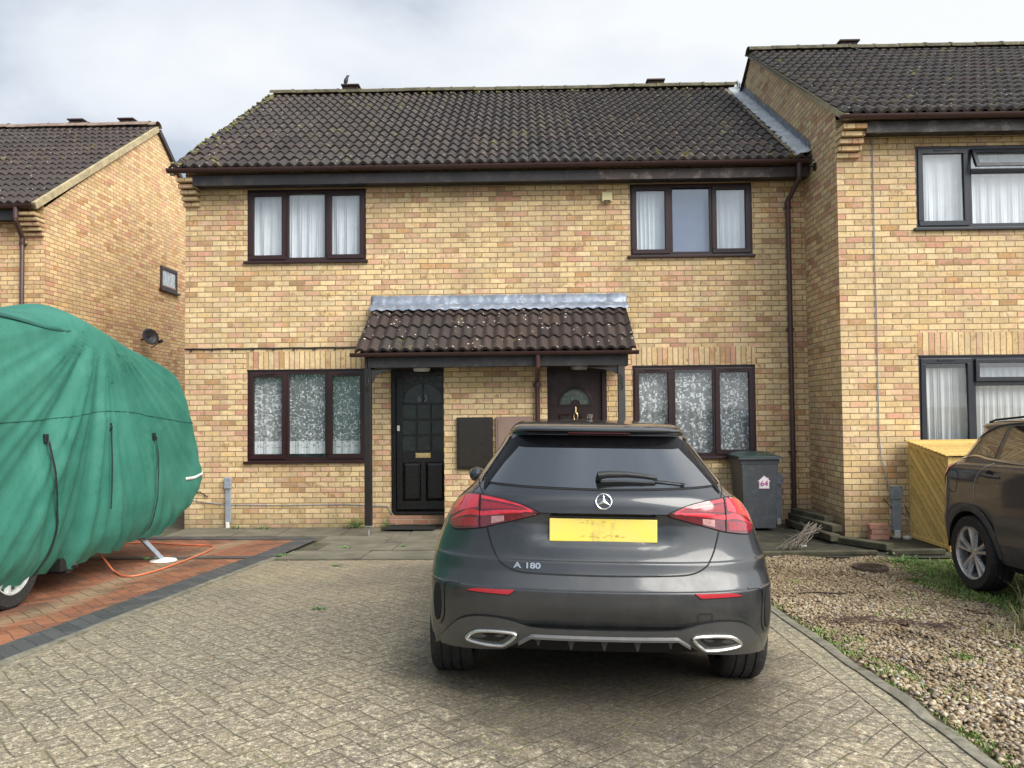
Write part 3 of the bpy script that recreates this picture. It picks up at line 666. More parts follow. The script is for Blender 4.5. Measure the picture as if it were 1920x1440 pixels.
def gutter(par, x0, x1, Y, z, r, mat, joints=()):
    mb = MB(); n = 9; t_ = .004
    prof = [(Y-r*cos(pi*i/n), z-r*sin(pi*i/n)) for i in range(n+1)]; inn = [(Y-(r-t_)*cos(pi*i/n), z-(r-t_)*sin(pi*i/n)) for i in range(n, -1, -1)]
    loop = prof+inn; mb.prism(loop, lambda p: (x0, p[0], p[1]), lambda p: (x1, p[0], p[1]))
    for x, e in ((x0, -.004), (x1, .004)):
        mb.prism(prof, lambda p: (x, p[0], p[1]), lambda p: (x+e, p[0], p[1]))
    for x in joints:
        jp = [(Y-(r+.006)*cos(pi*i/n), z-(r+.006)*sin(pi*i/n)) for i in range(n+1)]
        mb.prism(jp, lambda p: (x-.03, p[0], p[1]), lambda p: (x+.03, p[0], p[1]))
    return mb.build('gutter', mat, par, smooth=True)
def vent_tile(par, x, Y, z, w_=.36):
    mb = MB(); mb.box(x-w_/2+.03, x+w_/2-.03, Y-.09, Y+.09, z-.05, z+.045); mb.box(x-w_/2, x+w_/2, Y-.13, Y+.13, z+.045, z+.08)
    return mb.build('ridge_vent', TILE2, par, bevel=.01)
TILE2 = simple('vent_terracotta', (.05, .03, .026), .8, .3, 5, world=True)

# ------------------------------------------------------------ middle house
FY = 11.1
H = thing('terraced_house', (-.4, FY, 0), 'buff brick house pair in the middle with two black doors under one tiled porch', 'house')
UW = ((-4.04, -2.30, 3.86, 4.92), (1.54, 3.30, 3.87, 4.92)); LW = ((-4.04, -2.30, .955, 2.275), (1.54, 3.30, .965, 2.275))
D1, D2 = (-1.95, -1.04, .17, 2.30), (.22, 1.17, .17, 2.30)
mb = MB(); wall_front(mb, FY, -4.95, 4.06, -.1, 5.3, list(UW)+list(LW)+[D1, D2])
for q in (((-4.95, FY, -.1), (-4.95, 19, -.1), (-4.95, 19, 5.2), (-4.95, 15.05, 7.9), (-4.95, FY, 5.3)), ((-4.95, 19, -.1), (4.06, 19, -.1), (4.06, 19, 5.2), (-4.95, 19, 5.2))):
    mb.fc(*[mb.vt(p) for p in q])
mb.build('wall', BRICK, H, fixn=False)
cb_ = corbel(MB(), -4.962, -4.735, FY, 5.03); cb_.build('corbel', BRICKR, H)
for (x0, x1, z0, z1), nm in ((LW[0], 0), (LW[1], 1)):
    mb = MB(); mb.box(x0-.01, x1+.0, FY-.003, FY+.02, 2.285, 2.545); mb.build('lintel', SOLD, H)
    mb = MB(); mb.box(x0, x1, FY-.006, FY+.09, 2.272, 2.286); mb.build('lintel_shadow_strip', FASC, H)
EL, RL = (10.74, 5.125), (15.05, 7.93)
tiles(lambda v: -5.03, lambda v: 4.02+.11*v, EL, RL, 16, seed=2, amp=.050, thick=.032).build('roof', TILE, H, attr='rnd', fixn=False, smooth=True, sharp=50)
flatroof(-5.0, 4.05, EL, RL, .02).build('roof_underlay', DARK, H); flatroof(-5.0, 4.2, (19.35, 5.12), RL).build('back_roof', TILE, H, attr='rnd')
ridge(-4.99, 4.2, 15.05, 8.01, seed=4, sag=.015).build('ridge_tiles', MOSS, H, smooth=True)
# verge: mossy mortar under the end tiles, and moss cushions lying along it
mb = MB(); mb.bar((-5.0, 10.76, 5.07), (-5.0, 15.05, 7.88), .06, .07); mb.build('verge', CEMENT, H)
mo = MB()
for k_ in range(150):
    v = random.random(); x = -5.03+abs(random.gauss(0, .10)) if k_ < 95 else random.uniform(-4.9, 4.0)
    if k_ >= 95: v = random.uniform(.955, 1.)
    y, z = EL[0]+(RL[0]-EL[0])*v, EL[1]+(RL[1]-EL[1])*v; r = random.uniform(.012, .034)
    mo.lathe([(0.001, r*.9), (r*.7, r*.65), (r, 0), (r*.6, -r*.6)], (x, y-.01, z+.05), n=6)
mo.build('moss', simple('moss_cushion', (.20, .19, .05), .95, .4, 14, .8, 60, world=True), H, smooth=True)['kind'] = 'stuff'
for x in (-3.40, 2.62): vent_tile(H, x, 15.05, 8.04)
mb = MB(); mb.box(-4.735, 1.05, 10.835, 10.86, 4.915, 5.06); mb.box(-4.735, 4.04, 10.861, FY, 4.935, 4.95); mb.build('fascia', FASC, H)
mb = MB(); mb.box(1.052, 4.03, 10.834, 10.86, 4.918, 5.06); mb.build('fascia', FASC2, H)['label'] = 'brown weathered fascia board with peeling paint'
gutter(H, -5.06, 4.03, 10.765, 5.135, .058, BROWN, (-2.65, -.95, .55, 2.2))
downpipe(H, 3.80, 10.77, 5.09, .05, FY, BROWNP)
C3 = [(0, .333, 'c'), (.333, .667, 'f'), (.667, 1, 'c')]
a, b, c, d = UW[0]; window(H, a, b, c, d, FY, FRAME, C3, PANE2, [(a+.05, b-.05, c, d, CURT, .034, 12)], 'upper brown three-light window of the left dwelling, white curtains drawn', room=ROOMB)
a, b, c, d = UW[1]; window(H, a, b, c, d, FY, FRAME, C3, PANE2, [(a+.05, a+.40, c, d, CURT, .018, 6), (a+.40, a+.56, c, d, CURT, .004, 1, .13), (a+.59, b-.58, c, d, BLIND, .001, 1, .10), (b-.57, b-.05, c, d, CURT, .018, 6)], 'upper brown three-light window of the right dwelling, bare grey middle pane', room=ROOMB)
a, b, c, d = LW[0]; window(H, a, b, c, d, FY, FRAME, C3, PANE, [(a+.05, b-.58, c+.10, d-.03, LACE1, .010, 7), (a+.05, a+.5, c+.1, d, LACE1, .02, 6, .17), (b-.57, b-.05, c+.09, d-.03, LACE1G, .008, 5)], 'ground floor brown window with butterfly lace curtains')
mb = MB(); mb.box(b-.56, b-.04, FY+.35, FY+.36, c, d); mb.build('pane_reflection_sheet', REFLG, [o for o in H.children if o.name.startswith('window')][-1])  # green sheet stands in for the caravan cover's reflection in this pane
a, b, c, d = LW[1]; window(H, a, b, c, d, FY, FRAME, C3, PANE, [(a+.05, b-.05, c+.03, d-.10, LACE2, .008, 18)], 'ground floor brown window with leaf-pattern net curtains')
# brick meter cupboard between the doors
mb = MB(); wall_front(mb, 10.66, -1.135, .30, -.1, 2.32, []); 
for x in (-1.135, .30): mb.fc(*[mb.vt(p) for p in ((x, 10.66, -.1), (x, FY+.02, -.1), (x, FY+.02, 2.32), (x, 10.66, 2.32))])
mb.build('porch_wall', BRICKR, H, fixn=False)
def meter(x0, x1, z0, z1, mat, lab):
    mb = MB(); mb.box(x0, x1, 10.61, 10.66, z0, z1); o = mb.build('meter_box', mat, H, bevel=.008); o['label'] = lab
    mb = MB(); mb.box(x0+.028, x1-.028, 10.600, 10.612, z0+.03, z1-.03); m_ = mb.build('door_panel', mat, o, bevel=.006)
    mb = MB(); mb.lathe([(.0001, -.004), (.016, -.004), (.016, 0)], (x1-.07, 10.6, z1-.09), 'y', 12); mb.build('lock', mat, o)
METB = simple('meter_brown_black', (.020, .016, .012), .3, .15, 5, .1, 40); METP = simple('meter_faded_brown', (.26, .17, .135), .6, .15, 4)
meter(-.955, -.455, .855, 1.57, METB, 'glossy black-brown meter cupboard door'); meter(-.415, .085, .855, 1.575, METP, 'faded pinkish brown meter cupboard door')
# porch canopy
PE, PR = (10.12, 2.445), (FY-.03, 3.165)
tiles(lambda v: -2.25+.07*v, lambda v: 1.455-.02*v, PE, PR, 4, seed=9, amp=.042, thick=.028).build('porch_roof', TILE_P, H, attr='rnd', fixn=False, smooth=True, sharp=50)
flatroof(-2.19, 1.41, PE, PR, .03).build('porch_underlay', DARK, H)
mb = MB(); n = 97; P = [[], [], [], []]
for i in range(n):
    x = -2.225+3.70*i/(n-1); wv = .004*sin(i*.7)+.003*sin(i*1.9)
    P[0].append((x, FY-.004, 3.335+wv)); P[1].append((x, FY-.020-wv, 3.20+wv)); P[2].append((x, FY-.06, 3.20)); P[3].append((x, FY-.24+wv, 3.085+.026*(.5-.5*cos((x+2.18)/.15*2*pi))))
mb.grid(P[::-1]); mb.build('porch_flashing', LEAD, H, smooth=True, solid=.004)
mb = MB(); mb.box(-2.10, 1.33, 10.20, 10.225, 2.245, 2.41); mb.box(-2.14, -2.11, 10.2, FY, 2.24, 2.40); mb.box(1.335, 1.365, 10.2, FY, 2.24, 2.40); mb.box(-2.1, 1.32, 10.226, FY-.002, 2.262, 2.275); mb.build('porch_fascia', FASC, H, bevel=.004)
gutter(H, -2.31, 1.49, 10.125, 2.435, .052, BROWN, (-1.93, -.79, 1.27))
mb = MB(); mb.tube([(.165, 10.13, 2.40), (.165, 10.15, 2.25), (.165, 10.55, 2.10), (.165, 10.60, 2.05), (.165, 10.60, .1)], .034, 12); mb.tube([(.165, 10.60, 1.99), (.165, 10.60, 2.03)], .045, 12); mb.box(.11, .22, 10.6, 10.66, 1.99, 2.03); mb.build('porch_downpipe', BROWNP, H, smooth=True)
for (x, m_, zb) in ((-2.105, POSTM, .12), (1.275, POSTG, .12)):
    mb = MB(); mb.box(x-.046, x+.046, 10.21, 10.30, zb+.03, 2.25); p = mb.build('porch_post', m_, H, bevel=.006)
    p['label'] = 'near-black left porch post' if x < 0 else 'grey-brown right porch post'
    mb = MB(); mb.tube([(x, 10.255, .0), (x, 10.255, zb+.04)], .012, 8); mb.box(x-.045, x+.045, 10.20, 10.31, zb+.02, zb+.032); mb.build('post_shoe', STEEL, p)
    sgn = 1 if x < 0 else -1; mb = MB(); q = [(x+sgn*.05, 2.05), (x+sgn*.05, 2.22), (x+sgn*.34, 2.22), (x+sgn*.20, 2.19), (x+sgn*.10, 2.14)] if x < 0 else [(x+sgn*.05, 2.13), (x+sgn*.05, 2.22), (x+sgn*.44, 2.22), (x+sgn*.25, 2.20), (x+sgn*.12, 2.17)]
    mb.prism(q, lambda v: (v[0], 10.23, v[1]), lambda v: (v[0], 10.28, v[1])); mb.build('bracket', FASC, p)
    mb = MB(); mb.tube([(x-.02, 10.20, 2.13), (x-.01, 10.17, 2.10), (x-.02, 10.165, 2.02), (x+.01, 10.18, 1.96), (x, 10.2, 1.93)], .007, 6); mb.tube([(x+.012, 10.2, 2.1), (x+.02, 10.18, 2.05), (x+.0, 10.17, 2.0)], .006, 6); mb.build('wall_hook', STRAP, p, smooth=True)
# doors
def panel(mb, x0, x1, y, z0, z1):      # raised and fielded panel
    i = .035; P = [(x0, z0), (x1, z0), (x1, z1), (x0, z1)]; Q = [(x0+i, z0+i), (x1-i, z0+i), (x1-i, z1-i), (x0+i, z1-i)]
    a = [mb.vt((p[0], y+.014, p[1])) for p in P]; b = [mb.vt((p[0], y-.002, p[1])) for p in Q]; mb.fc(*b)
    for k in range(4): mb.fc(a[k], a[(k+1) % 4], b[(k+1) % 4], b[k])
yd = FY+.055
mb = MB(); mb.box(-1.95, -1.885, FY+.005, FY+.10, .17, 2.30); mb.box(-1.10, -1.04, FY+.005, FY+.10, .17, 2.30); mb.box(-1.885, -1.10, FY+.005, FY+.10, 2.17, 2.30); mb.box(-1.885, -1.10, FY-.02, FY+.10, .17, .215); df = mb.build('door_frame', BLACKW, H, bevel=.005)
dl = MB(); X0, X1 = -1.88, -1.105; Wd = X1-X0
st_ = .085; gx = [X0+st_, X0+st_+.21, X0+st_+.415, X1-st_+.01]
dl.box(X0, X0+st_, yd, yd+.04, .24, 2.165); dl.box(X1-st_+.01, X1, yd, yd+.04, .24, 2.165)
zz = [1.09, 1.315, 1.54, 1.765]
dl.box(X0+st_, X1-st_+.01, yd, yd+.04, .92, 1.09)
dl.box(X0+st_, X1-st_+.01, yd, yd+.04, .24, .36)
xc_ = (X0+X1)/2; dl.box(xc_-.035, xc_+.035, yd, yd+.04, .36, .92)
for z in zz[1:]: dl.box(X0+st_, X1-st_+.01, yd-.003, yd+.03, z-.011, z+.011)
for x in gx[1:3]: dl.box(x-.010, x+.010, yd-.006, yd+.03, 1.09, 1.76)
# arched head: solid spandrel above a half-round light
ar = []; R_ = (gx[3]-gx[0])/2-.02; 
N_ = 18
top = [(gx[0], 2.165), (gx[3], 2.165)]
for k in range(N_):
    t0, t1 = pi-pi*k/N_, pi-pi*(k+1)/N_
    xa, za = xc_+R_*cos(t0), 1.79+.27*sin(t0); xb, zb = xc_+R_*cos(t1), 1.79+.27*sin(t1)
    dl.fc(*[dl.vt(p) for p in ((xa, yd, za), (xb, yd, zb), (xb, yd, 2.165), (xa, yd, 2.165))]); dl.fc(*[dl.vt(p) for p in ((xa, yd, za), (xb, yd, zb), (xb, yd+.03, zb), (xa, yd+.03, za))])
dl.box(xc_-.009, xc_+.009, yd-.003, yd+.03, 1.77, 2.05)
for x0_, x1_ in ((gx[0]-.0, gx[0]+.022), (gx[3]-.022, gx[3])): dl.box(x0_, x1_, yd, yd+.03, 1.776, 2.165)
panel(dl, X0+st_+.01, xc_-.04, yd+.01, .37, .91); panel(dl, xc_+.04, X1-st_, yd+.01, .37, .91)
dl.box(X0+.02, X1-.02, yd-.025, yd, .245, .285)
dr = dl.build('front_door', BLACKW, H, bevel=.003); dr['label'] = 'black part-glazed front door numbered 63'
g_ = MB(); g_.box(gx[0], gx[3], yd+.024, yd+.028, 1.09, 2.1); g_.build('door_glass', OBSC, dr)
mb = MB(); mb.box(xc_-.11, xc_+.11, yd-.006, yd+.001, .985, 1.055); mb.box(xc_-.085, xc_+.085, yd-.012, yd-.006, 1.0, 1.04); mb.build('letter_plate', BRASS, dr, bevel=.003)
mb = MB(); mb.box(X0+.012, X0+.048, yd-.012, yd, 1.375, 1.455); mb.build('door_lock', WHITEP, dr, bevel=.004)
text_mesh('door_number', '6', .13, simple('satin_numeral', (.22, .22, .21), .3, metal=.6), dr, (xc_-.045, yd-.012, 1.80), (pi/2, 0, 0), .004); text_mesh('door_number', '3', .13, bpy.data.materials['satin_numeral'], dr, (xc_+.045, yd-.012, 1.80), (pi/2, 0, 0), .004)
mb = MB(); mb.box(-1.96, -1.03, FY-.12, FY-.001, .05, .165); mb.build('door_step', BRK2, H)
# right door
mb = MB(); mb.box(.22, .30, FY+.005, FY+.10, .17, 2.30); mb.box(1.10, 1.17, FY+.005, FY+.10, .17, 2.30); mb.box(.30, 1.10, FY+.005, FY+.10, 2.2, 2.30); mb.build('door_frame', FRAME, H, bevel=.005)
dl = MB(); X0, X1 = .305, 1.095; xc2 = (X0+X1)/2+.02; R2 = .245; N_ = 20; z0a = 1.735
dl.box(X0, X1, yd, yd+.04, .2, z0a); dl.box(X0, xc2-R2, yd, yd+.04, z0a, 2.2); dl.box(xc2+R2, X1, yd, yd+.04, z0a, 2.2)
for k in range(N_):
    t0, t1 = pi-pi*k/N_, pi-pi*(k+1)/N_; q = [(xc2+R2*cos(tt), z0a+R2*sin(tt)) for tt in (t0, t1)]; q2 = [(xc2+(R2-.028)*cos(tt), z0a+(R2-.028)*sin(tt)) for tt in (t0, t1)]
    dl.fc(*[dl.vt(p) for p in ((q[0][0], yd, q[0][1]), (q[1][0], yd, q[1][1]), (q[1][0], yd, 2.2), (q[0][0], yd, 2.2))])
    dl.fc(*[dl.vt(p) for p in ((q[0][0], yd-.012, q[0][1]), (q[1][0], yd-.012, q[1][1]), (q2[1][0], yd-.012, q2[1][1]), (q2[0][0], yd-.012, q2[0][1]))]); dl.fc(*[dl.vt(p) for p in ((q2[0][0], yd-.012, q2[0][1]), (q2[1][0], yd-.012, q2[1][1]), (q2[1][0], yd+.03, q2[1][1]), (q2[0][0], yd+.03, q2[0][1]))]); dl.fc(*[dl.vt(p) for p in ((q[0][0], yd-.012, q[0][1]), (q[1][0], yd-.012, q[1][1]), (q[1][0], yd, q[1][1]), (q[0][0], yd, q[0][1]))])
    q3 = [(xc2+.07*cos(tt), z0a+.07*sin(tt)) for tt in (t0, t1)]
    dl.fc(*[dl.vt(p) for p in ((q3[0][0], yd-.008, q3[0][1]), (q3[1][0], yd-.008, q3[1][1]), (xc2, yd-.008, z0a))])
dl.box(xc2-R2, xc2+R2, yd-.012, yd, z0a-.028, z0a)
panel(dl, xc2-.25, xc2-.05, yd-.016, 1.30, 1.60); panel(dl, xc2+.05, xc2+.25, yd-.016, 1.30, 1.60); panel(dl, xc2-.25, xc2-.03, yd-.016, .40, 1.15); panel(dl, xc2+.03, xc2+.25, yd-.016, .40, 1.15)
dr = dl.build('front_door', FRAME, H, bevel=.003); dr['label'] = 'dark brown front door with a fan-shaped glass light'
g_ = MB(); g_.box(xc2-R2, xc2+R2, yd+.02, yd+.024, z0a, z0a+R2); g_.build('fan_light', simple('fan_glass', (.12, .16, .13), .15, .5, 25, .6, 45, world=True), dr)
mb = MB(); mb.tube([(xc2, yd-.02, 1.70), (xc2, yd-.03, 1.62)], .012, 8); mb.tube([(xc2+.028*cos(a), yd-.035, 1.56+.06*sin(a)) for a in [pi/2+2*pi*i/16 for i in range(17)]], .008, 6); mb.build('knocker', BRASS, dr, smooth=True)
mb = MB(); mb.box(.22, 1.18, FY-.12, FY-.001, .05, .165); mb.build('door_step', BRK2, H)
for x in (-1.45, .75):
    mb = MB(); mb.lathe([(.001, -.05), (.10, -.045), (.12, -.02), (.12, 0)], (x, 10.75, 2.262), 'z', 20); mb.build('porch_light', WHITEP if x < 0 else STEEL, H, smooth=True)
mb = MB(); mb.box(1.225, 1.255, FY-.018, FY, 1.33, 1.43); mb.build('doorbell', GREYPL, H, bevel=.004)
mb = MB(); mb.box(1.13, 1.28, FY-.07, FY, 4.655, 4.80); o = mb.build('alarm_box', CREAM, H, bevel=.012); mb = MB(); mb.box(1.155, 1.255, FY-.075, FY-.068, 4.655, 4.675); mb.build('alarm_slot', STRAP, o)
mb = MB(); pts = [(-4.95+2.6*i/26, FY-.012, 2.592+.004*sin(i*1.3)) for i in range(27)]; mb.tube(pts, .010, 6)
for i in range(1, 26, 3): mb.box(pts[i][0]-.008, pts[i][0]+.008, FY-.03, FY, 2.562, 2.600)
mb.build('wall_cable', STRAP, H, smooth=True)
mb = MB(); mb.tube([(-4.94, FY-.012, .42), (-4.6, FY-.015, .37), (-4.35, FY-.012, .34), (-3.6, FY-.012, .325), (-2.6, FY-.012, .33), (-2.0, FY-.012, .30), (-1.9, FY-.02, .14), (-1.2, FY-.02, .13)], .006, 6); mb.build('wall_cable', GREYPL, H, smooth=True)
mb = MB(); mb.tube([(-4.95, FY-.015, .50), (-4.8, FY-.03, .50), (-4.72, FY-.03, .53), (-4.66, FY-.02, .49), (-4.6, FY-.03, .45)], .008, 6); mb.build('wall_cable', STRAP, H, smooth=True)
# stepped lead flashing against the taller gable
def gx_(y): return 4.02+.028*(y-9.85)
mb = MB(); n = 15; nz = lambda v, e=0: (EL[0]+(RL[0]-EL[0])*v, EL[1]+(RL[1]-EL[1])*v+e)
for i in range(n*2):
    v0, v1 = i/(2*n), (i+1)/(2*n); y0_, z0_ = nz(v0*.92+.01, .03); y1_, z1_ = nz(v1*.92+.01, .03); top = z1_+.20
    x0_, x1_ = gx_(y0_)-.012, gx_(y1_)-.012
    mb.fc(*[mb.vt(p) for p in ((x0_, y0_, z0_), (x1_, y1_, z1_), (x1_, y1_, top+.04), (x0_, y0_+.03, top-.08))])
mb.build('stepped_flashing', LEAD, H)
mb = MB(); P = []
for i in range(61):
    v = i/60*.93; y_, z_ = nz(v, .075+.006*sin(i*1.1)); xr_ = gx_(y_); P.append([(xr_-.014, y_, z_+.06), (xr_-.05, y_, z_+.035), (xr_-.17-.010*sin(i*.9), y_, z_+.022), (xr_-.205-.014*sin(i*2.1), y_, z_-.010)])
mb.grid(P); mb.build('side_flashing', simple('pale_lead', (.50, .52, .53), .6, .25, 7, .5, 40, dirt=(.30, .31, .26), world=True), H, smooth=True, solid=.006)
mb = MB()
for i in range(60):
    v = i/60*.95; y_, z_ = nz(v, .06); x_ = gx_(y_)-.225-random.uniform(0, .02); r = random.uniform(.018, .032); mb.lathe([(.001, r*.8), (r*.8, r*.5), (r, 0), (r*.5, -r*.5)], (x_, y_, z_), n=6)
mb.build('mortar_fillet', CEMENT, H, smooth=True)['kind'] = 'stuff'

# ------------------------------------------------------------ right house
RY = 9.85
HR = thing('right_house', (7, RY, 0), 'taller buff brick house at the right with dark grey window frames, stepping forward', 'house'); HR.name = 'terraced_house.001'; ORG[HR.name] = Vector((7, RY, 0))
XR = 14.
W1, W2 = (5.02, 7.30, 3.93, 4.99), (4.99, 7.30, 1.02, 2.30)
mb = MB(); wall_front(mb, RY, 4.02, XR, -.1, 5.35, [W1, W2])
gp = [(RY, -.1), (11.5, -.1), (17.65, -.1), (17.65, 5.36), (13.75, 8.0), (RY, 5.45)]
mb.fc(*[mb.vt((gx_(y), y, z)) for y, z in gp]); mb.fc(*[mb.vt((XR, y, z)) for y, z in gp]); mb.fc(*[mb.vt(p) for p in ((4.2, 17.65, -.1), (XR, 17.65, -.1), (XR, 17.65, 5.3), (4.2, 17.65, 5.3))])
mb.build('wall', brick_mat('buff_brick_right', zoff=.045, xoff=.11, dark=-.08), HR, fixn=False)
corbel(MB(), 4.008, 4.30, RY, 5.20).build('corbel', BRICKR, HR)
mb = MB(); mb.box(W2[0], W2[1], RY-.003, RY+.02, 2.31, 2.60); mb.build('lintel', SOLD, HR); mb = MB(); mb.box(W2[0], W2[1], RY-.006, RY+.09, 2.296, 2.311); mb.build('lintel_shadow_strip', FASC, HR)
EL2, RL2 = (9.50, 5.29), (13.75, 8.03)
t2 = tiles(lambda v: 3.985+.115*v, lambda v: XR, EL2, RL2, 16, seed=12, amp=.048, thick=.032); t2.build('roof', TILE, HR, attr='rnd', fixn=False, smooth=True, sharp=50)
flatroof(4.0, XR, EL2, RL2, .02).build('roof_underlay', DARK, HR); flatroof(4.08, XR, (18.0, 5.29), RL2).build('back_roof', TILE, HR, attr='rnd')
ridge(4.06, XR, 13.75, 8.10, seed=14).build('ridge_tiles', MOSS, HR, smooth=True)
for (y0_, z0_, y1_, z1_) in ((9.5, 5.255, 13.75, 7.985), (18.0, 5.24, 13.75, 7.985)):
    mb = MB(); s_q = (.07, .075) if y0_ < 10 else (.03, .05); mb.bar((gx_(y0_)+(0 if y0_ < 10 else .05), y0_, z0_), (gx_(y1_)+(0 if y0_ < 10 else .05), y1_, z1_), *s_q); mb.build('verge', CEMENT if y0_ < 10 else FASC, HR)
vent_tile(HR, 5.85, 13.75, 8.13)
mb = MB(); mb.box(4.30, XR, 9.60, 9.625, 5.09, 5.235); mb.box(4.30, XR, 9.626, RY, 5.12, 5.135); mb.build('fascia', simple('weathered_grey_fascia', (.045, .04, .038), .7, .5, 2.5, .5, 30, dirt=(.16, .15, .13), world=True), HR)
gutter(HR, 3.96, XR, 9.53, 5.285, .058, BROWN, (4.9, 6.5))
CW = [(0, .30, 'c'), (.30, 1., 'f')]
def win_r(w_, z_tr, curt, lab, room, glass, tilt=0):
    x0, x1, z0, z1 = w_; fr = window(HR, x0, x1, z0, z1, RY, ANTH, CW, glass, curt, lab, room=room, fw=.06)
    xa = x0+(x1-x0)*.30+.02; mb = MB(); mb.box(xa, x1-.05, RY+.008, RY+.07, z_tr-.035, z_tr+.03); mb.build('transom', ANTH, fr, bevel=.006)
    m2 = MB(); c_ = .05; hz = z1-.045; n_ = z_tr+.02; ho = hz-n_; oy = tilt
    def pt(x, y, z): return (x, y-(hz-z)/ho*oy, z)
    for bx in ((xa, x1-.04, hz-c_, hz), (xa, x1-.04, n_, n_+c_), (xa, xa+c_, n_+c_, hz-c_)):
        i = [m2.vt(pt(x, y, z)) for (x, y, z) in ((bx[0], RY-.02, bx[2]), (bx[1], RY-.02, bx[2]), (bx[1], RY+.02, bx[2]), (bx[0], RY+.02, bx[2]), (bx[0], RY-.02, bx[3]), (bx[1], RY-.02, bx[3]), (bx[1], RY+.02, bx[3]), (bx[0], RY+.02, bx[3]))]
        for q in ((0, 3, 2, 1), (4, 5, 6, 7), (0, 1, 5, 4), (1, 2, 6, 5), (2, 3, 7, 6), (3, 0, 4, 7)): m2.fc(*[i[j] for j in q])
    m2.build('casement', ANTH, fr, bevel=.005)
    g_ = MB(); g_.fc(*[g_.vt(pt(x, RY+.005, z)) for x, z in ((xa+c_, n_+c_), (x1-.06, n_+c_), (x1-.06, hz-c_), (xa+c_, hz-c_))]); g_.build('pane', PANE, fr)
    return fr
a, b, c, d = W1; win_r(W1, 4.665, [(a+.06, b-.06, c+.0, d, CURT, .015, 16)], 'upper dark grey window with its top light ajar', ROOMB, PANE2, .11)
a, b, c, d = W2; win_r(W2, 1.95, [(a+.06, a+.50, c, d-.15, CURTG, .026, 5), (a+.50, b-.06, c, d-.15, CURTG, .014, 20)], 'lower dark grey window with grey net curtains', ROOMB, PANE)
mb = MB(); mb.tube([(4.475+.004*sin(z*3), RY-.012, z) for z in (5.1, 4.4, 3.6, 2.8, 2.0, 1.3)]+[(4.49, RY-.015, 1.0), (4.56, RY-.02, .7), (4.68, RY-.03, .45), (4.8, RY-.06, .18), (5.0, RY-.08, .05)], .0055, 6); mb.build('wall_cable', GREYPL, HR, smooth=True)
mb = MB(); mb.tube([(4.5, RY-.02, .5), (4.62, RY-.03, .36), (4.8, RY-.04, .28), (4.95, RY-.05, .12)], .006, 6); mb.tube([(4.76, RY-.03, .42), (4.80, RY-.05, .30), (4.88, RY-.04, .32), (4.9, RY-.03, .40), (4.88, RY-.03, .46), (4.84, RY-.03, .45)], .006, 6); mb.build('wall_cable', STRAP, HR, smooth=True)
mb = MB(); mb.tube([(gx_(10.6)-.0, 10.6, 4.98), (gx_(10.6)-.10, 10.58, 4.98), (gx_(10.6)-.12, 10.5, 5.02), (gx_(10.6)-.07, 10.46, 5.03)], .010, 6); mb.box(gx_(10.6)-.03, gx_(10.6)+.01, 10.57, 10.63, 4.93, 5.03); mb.build('wall_hook', STRAP, HR)
ae = MB(); ae.tube([(6.55, 12.35, 7.16), (8.25, 10.0, 5.72)], .004, 5); ae.tube([(5.9, 13.72, 8.10), (6.55, 12.35, 7.16)], .004, 5); ae.build('roof_cable', GREYPL, HR)

# ------------------------------------------------------------ left house
LX, LY = -8.127, 12.8
HL = thing('left_house', (-10, LY, 0), 'buff brick house at the far left with its plain gable wall facing the driveway', 'house'); HL.name = 'terraced_house.002'; ORG[HL.name] = Vector((-10, LY, 0))
mb = MB(); wall_front(mb, LY, -17, LX, -.1, 5.25, [(-11.4, -9.6, 3.8, 4.9)])
gp = [(LY, -.1), (20.68, -.1), (20.68, 5.2), (16.74, 7.93), (LY, 5.16)]
mb.fc(*[mb.vt((LX, y, z)) for y, z in gp]); mb.fc(*[mb.vt((-17, y, z)) for y, z in gp]); mb.fc(*[mb.vt(p) for p in ((-17, 20.68, -.1), (LX, 20.68, -.1), (LX, 20.68, 5.2), (-17, 20.68, 5.2))])
mb.build('wall', brick_mat('buff_brick_left', zoff=.02, xoff=.03, pal=[(p, (c[0]*1.03, c[1]*.985, c[2]*.95)) for p, c in BR_PAL]), HL, fixn=False)
corbel(MB(), LX-.30, LX+.010, LY, 5.03).build('corbel', BRICKR, HL)
EL3, RL3 = (12.45, 5.12), (16.74, 7.98)
tiles(lambda v: -15., lambda v: LX+.0, EL3, RL3, 16, seed=22, amp=.048, thick=.032).build('roof', TILE_L, HL, attr='rnd', fixn=False, smooth=True, sharp=50)
flatroof(-17, LX, EL3, RL3, .02).build('roof_underlay', DARK, HL); flatroof(-17, LX, (21.0, 5.12), RL3).build('back_roof', TILE_L, HL, attr='rnd')
ridge(-15, LX+.05, 16.74, 8.06, seed=24).build('ridge_tiles', simple('pink_ridge', (.27, .20, .165), .9, .35, 5, .5, 50, dirt=(.13, .12, .08), world=True), HL, smooth=True)
mb = MB(); mb.bar((LX+.02, 12.5, 5.12), (LX+.02, 16.74, 7.95), .08, .11); mb.build('verge', CEMENT, HL)
mb = MB(); mb.bar((LX+.03, 16.8, 7.93), (LX+.03, 21.0, 5.10), .08, .10); mb.build('verge', FASC, HL)
for x in (-9.88, -8.76): vent_tile(HL, x, 16.74, 8.10)
gutter(HL, -15, LX+.03, 12.47, 5.135, .058, BROWN, (-9.2,)); mb = MB(); mb.box(-15, LX-.30, 12.55, 12.575, 4.90, 5.06); mb.box(-15, LX-.3, 12.576, LY, 4.93, 4.945); mb.build('fascia', FASC, HL)
downpipe(HL, -8.46, 12.47, 5.10, .1, LY, BROWNP)
window(HL, -11.4, -9.6, 3.8, 4.9, LY, FRAME, C3, PANE2, [(-11.35, -9.65, 3.8, 4.9, CURT, .02, 12)], room=ROOMB)
mb = MB(); ya, yb, za, zb = 16.95, 17.75, 4.44, 4.96
